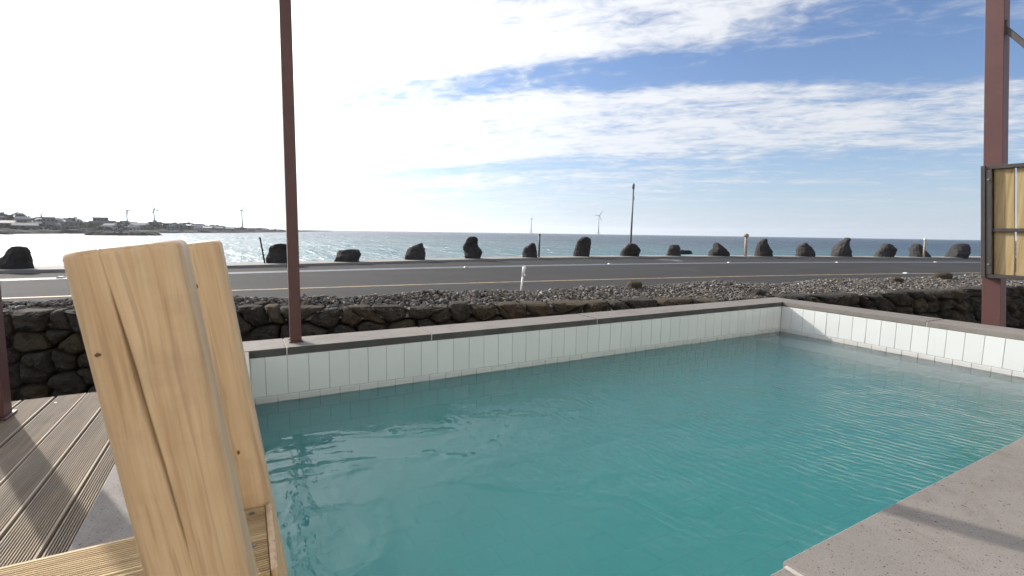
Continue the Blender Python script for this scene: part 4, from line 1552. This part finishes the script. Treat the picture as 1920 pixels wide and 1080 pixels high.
# houses of the town
def house_parts(kind):
    root = empty('far_house')
    rd = random.Random(kind)
    wd, dp, h = [(11, 8, 4.2), (14, 9, 6.5), (9, 8, 3.6), (17, 9, 5.0)][kind]
    MB().box(-wd / 2, wd / 2, -dp / 2, dp / 2, -4, h).build('wall', (M['hwall'], M['hwall2'], M['hwall'], M['hwall2'])[kind], root)
    mb = MB()
    if kind in (0, 3):
        mb.add([(-wd / 2 - .5, -dp / 2 - .5, h + .01), (wd / 2 + .5, -dp / 2 - .5, h + .01), (wd / 2 + .5, dp / 2 + .5, h + .01), (-wd / 2 - .5, dp / 2 + .5, h + .01), (-wd / 2 + .6, 0, h + 2.3), (wd / 2 - .6, 0, h + 2.3)],
               [(0, 1, 5, 4), (2, 3, 4, 5), (1, 2, 5), (3, 0, 4), (3, 2, 1, 0)])
    else:
        mb.box(-wd / 2 - .4, wd / 2 + .4, -dp / 2 - .4, dp / 2 + .4, h + .01, h + .7)
        if kind == 1: mb.box(-2, 2, -1.5, 2, h + .71, h + 3)
    mb.build('roof', (M['hroof'], M['hwall'], M['hroof2'], M['hroof'])[kind], root)
    fl = 2 if h > 6 else 1
    for f in range(fl):
        for k in range(3):
            x = -wd / 2 + wd * (k + .5) / 3
            z0 = .9 + f * 3
            MB().box(x - .8, x + .8, -dp / 2 - .06, -dp / 2 + .1, z0, z0 + 1.4).build('window', M['hglass'], root)
    return root


protos = [house_parts(k) for k in range(4)]
rd = random.Random(8)
used = [False] * 4
placed = []
KIND_TXT = ['pale house with a grey pitched roof', 'grey two-storey house with a flat roof', 'pale box house with a dark flat roof', 'long grey house with a pitched roof']
def where_txt(a): return 'at the left of the far town' if a < -14.9 else ('left of the hilltop building' if a < -11 else ('right of the hilltop building' if a < -5.5 else 'near the tip of the far headland'))
tries = 0
while len(placed) < 46 and tries < 3000:
    tries += 1
    a = rd.uniform(-19, 2.6)
    t = rd.uniform(.07, .55) if a < -4 else rd.uniform(.06, .3)
    p = land_pt(a, t)
    if any((p - q).length < 15 for q in placed): continue
    if abs(a + 10.9) < .9 and t > .25: continue
    k = rd.choices((0, 1, 2, 3), (4, 2, 4, 2))[0]
    o = protos[k] if not used[k] else copy_tree(protos[k])
    used[k] = True
    o.location = p - Vector((0, 0, .3))
    o.rotation_euler = (0, 0, -R(a) + rd.uniform(-.6, .6))
    tag(o, KIND_TXT[k] + ' ' + where_txt(a), 'house', 'houses of the far town')
    placed.append(p)

# the large block with a slab roof on the rise
a = -10.86
hb = tag(empty('hilltop_building', land_pt(a, .5), -R(a)), 'largest building of the far town, with a flat overhanging roof on the rise', 'building')
bz = ZC + .0143 * (r0_at(a) + .5 * DEPTH) - hb.location.z
MB().box(-11, 4, -6, 6, -4, bz - 1.2).build('wall', M['hwall2'], hb)
MB().box(4.05, 11, -5, 5, -4, bz - 4.0).build('side_wing', M['hwall2'], hb)
MB().box(-12, 9, -7, 7, bz - 1.15, bz - .1).build('roof', M['hwall'], hb)
for k in range(4):
    MB().box(-10 + k * 3.4, -7.6 + k * 3.4, -6.08, -5.9, bz - 4.2, bz - 2.4).build('window', M['hglass'], hb)
MB().tube([(2, 0, bz - .1), (2, 0, bz + 5)], .25, 6).build('mast', M['turbine'], hb)
a = 1.25
lb = tag(empty('long_low_building', land_pt(a, .3), -R(a)), 'long low pale building near the tip of the far headland', 'building')
bz = ZC + .0016 * (r0_at(a) + .3 * DEPTH) - lb.location.z
MB().box(-13, 13, -5, 5, -3, bz - .8).build('wall', M['hwall'], lb)
MB().box(-13.6, 13.6, -5.6, 5.6, bz - .79, bz).build('roof', M['hwall'], lb)
for k in range(6):
    MB().box(-11.5 + k * 4, -9.3 + k * 4, -5.08, -4.9, bz - 3.6, bz - 1.8).build('window', M['hglass'], lb)
a = -14.5
tb_ = tag(empty('pale_block', land_pt(a, .22), -R(a)), 'tall pale grey block near the shore of the far town', 'building')
MB().box(-5, 5, -5, 5, -4, 10.5).build('wall', M['hwall2'], tb_)
MB().box(-5.3, 5.3, -5.3, 5.3, 10.51, 11.2).build('roof', M['hwall'], tb_)
for f in range(3):
    for k in range(3):
        MB().box(-4 + k * 3, -2.2 + k * 3, -5.08, -4.9, 1 + f * 3.1, 2.6 + f * 3.1).build('window', M['hglass'], tb_)

# trees of the far shore: trunk, limbs and a crown of small leaf faces
def tree_proto(seed):
    rd = random.Random(seed)
    root = empty('far_tree')
    mb = MB()
    mb.tube([(0, 0, -1.5), (.1, 0, 2.2), (.2, .1, 4.2)], [.4, .3, .16], 6)
    for k in range(4):
        an = rd.uniform(0, 6.28)
        mb.tube([(.1, 0, 2.0 + .3 * k), (1.7 * math.cos(an), 1.7 * math.sin(an), 3.8 + .4 * k)], [.15, .06], 5)
    mb.build('trunk', M['bark'], root)
    cs = [(Vector((rd.gauss(0, 2.1), rd.gauss(0, 2.1), 4.2 + rd.gauss(0, 1.0))), rd.uniform(1.3, 2.2)) for _ in range(9)]
    vs, fs = [], []
    for i in range(520):
        c, r = cs[i % 9]
        d = Vector((rd.gauss(0, 1), rd.gauss(0, 1), rd.gauss(0, .8))).normalized() * r * rd.uniform(.55, 1.05)
        p = c + d
        u = Vector((rd.gauss(0, 1), rd.gauss(0, 1), rd.gauss(0, 1))).normalized()
        v = u.orthogonal().normalized()
        s = rd.uniform(.28, .55)
        k = len(vs)
        vs += [p - u * s, p + v * s * .6, p + u * s, p - v * s * .6]
        fs.append((k, k + 1, k + 2, k + 3))
    mb = MB(); mb.add(vs, fs)
    me = bpy.data.meshes.new('crown'); me.from_pydata(vs, [], fs)
    link('crown', me, M['leaf'], root)
    return root


tps = [tree_proto(k) for k in range(3)]
rd = random.Random(77)
wood_v, wood_f, wood_m = [], [], []
for i in range(330):
    a = rd.uniform(-19.5, 4.0)
    t = min(.7, max(.08, rd.gauss(.52, .16))) if rd.random() < .72 else rd.uniform(.06, .4)
    p = land_pt(a, t)
    if any((p - q).length < 5.5 for q in placed): continue
    sc = rd.uniform(.45, .95) * (1.15 if a < -15 else 1)
    if a > -1: sc *= .6
    Mx = Matrix.Translation(p) @ Matrix.Rotation(rd.uniform(0, 6.28), 4, 'Z') @ Matrix.Diagonal((sc * 1.25, sc * 1.25, sc, 1))
    for mi, ch in enumerate(tps[i % 3].children):
        me = ch.data
        base = len(wood_v)
        wood_v += [tuple(Mx @ v.co) for v in me.vertices]
        wood_f += [tuple(base + k for k in f.vertices) for f in me.polygons]
        wood_m += [0 if me.materials[0] is M['bark'] else 1] * len(me.polygons)
for tp in tps:
    for ch in list(tp.children): bpy.data.objects.remove(ch)
    bpy.data.objects.remove(tp)
me = bpy.data.meshes.new('far_woodland')
me.from_pydata(wood_v, [], wood_f)
me.materials.append(M['bark']); me.materials.append(M['leaf'])
me.polygons.foreach_set('material_index', wood_m)
tag(link('far_woodland', me), 'dark trees and scrub massed over the far headland', 'woodland', kind='stuff')


# ------------------------------------------------------------------ wind turbines
def turbine(name, az, r, hub_slope, base_z, blade, label, yaw, spin, offshore):
    p = Vector((r * math.sin(R(az)), r * math.cos(R(az)), base_z))
    t = tag(empty(name, p, -R(az) + yaw), label, 'wind turbine', 'wind turbines on the horizon' if offshore else 'wind turbines on the far shore')
    hub = ZC + hub_slope * r - base_z
    k = blade / 32.0 * (1.0 if offshore else 1.35)
    tm = M['turbine'] if offshore else M['turbine_shade']
    mb = MB(); mb.tube([(0, 0, 0 if not offshore else 14), (0, 0, hub * .5), (0, 0, hub - 1.2 * k)], [2.3 * k, 1.9 * k, 1.3 * k], 12)
    mb.build('tower', tm, t, True)
    MB().box(-1.5 * k, 1.5 * k, -3.2 * k, 3.6 * k, hub - 1.5 * k, hub + 1.6 * k).build('nacelle', tm, t, bevel=.5 * k)
    h = MB().tube([(0, -3.5 * k, hub), (0, -4.6 * k, hub), (0, -6 * k, hub)], [1.6 * k, 1.5 * k, .4 * k], 10).build('hub', tm, t, True)
    for b in range(3):
        an = spin + b * 2 * math.pi / 3
        d = Vector((math.sin(an), 0, math.cos(an)))
        s = Vector((math.cos(an), 0, -math.sin(an)))
        c = Vector((0, -4.8 * k, hub))
        vs = []
        for u, wd, th in ((.02, 1.0, .9), (.16, 2.3, .7), (.5, 1.5, .4), (.85, .8, .22), (1, .3, .1)):
            for i, j in ((-.4, 0), (0, 1), (.6, 0), (0, -1)):
                vs.append(c + d * blade * u + s * i * wd * 1.15 * k * 1.3 + Vector((0, j * th * k, 0)))
        fs = []
        for q in range(4):
            for e in range(4):
                fs.append((q * 4 + e, q * 4 + (e + 1) % 4, q * 4 + 4 + (e + 1) % 4, q * 4 + 4 + e))
        fs += [(3, 2, 1, 0), (16, 17, 18, 19)]
        MB().add(vs, fs).build('blade', tm, t)
    if offshore:
        f = MB()
        for i, j in ((-1, -1), (1, -1), (1, 1), (-1, 1)):
            f.tube([(i * 7 * k, j * 7 * k, -3), (i * 3.5 * k, j * 3.5 * k, 14)], 1.0 * k, 6)
        f.box(-5 * k, 5 * k, -5 * k, 5 * k, 13.5, 15.5)
        f.build('foundation', M['turbine_base'], t)
    return t


turbine('wind_turbine', 39.0, 2600, .0365, SEA_Z, 34, 'nearer offshore wind turbine with spread blades left of the tall pole', .5, R(33), True)
turbine('wind_turbine', 31.2, 3300, .0288, SEA_Z, 38, 'fainter offshore wind turbine above the wedge-shaped rock', 1.25, R(8), True)
turbine('wind_turbine', .06, 1300, .0325, SEA_Z + 2, 16, 'slim wind turbine rising alone near the tip of the far headland', .75, R(20), False)
turbine('wind_turbine', -7.22, 1250, .0285, SEA_Z + 3, 17, 'taller of the two wind turbines right of the hilltop building', .6, R(100), False)
turbine('wind_turbine', -9.24, 1300, .0255, SEA_Z + 3, 16, 'wind turbine nearest the hilltop building on the far shore', .9, R(75), False)
turbine('wind_turbine', -14.95, 1700, .0158, SEA_Z + 3, 17, 'low wind turbine above the trees at the left of the far town', .2, R(40), False)


# ------------------------------------------------------------------ sea air
HAZE = 5.0e-5
m, t, out = material('sea_air')
pv = t.n('ShaderNodeVolumePrincipled')
pv.inputs['Color'].default_value = (0.93, 0.96, 1.0, 1)
pv.inputs['Density'].default_value = HAZE
pv.inputs['Anisotropy'].default_value = 0.55
t.set(out.inputs['Volume'], pv.outputs[0])
hzb = MB().box(-12400, 12400, -12400, 12400, SEA_Z - 2.0, 190).build('haze', m)
tag(hzb, 'thin pale sea haze over bay and coast', 'haze', kind='stuff')
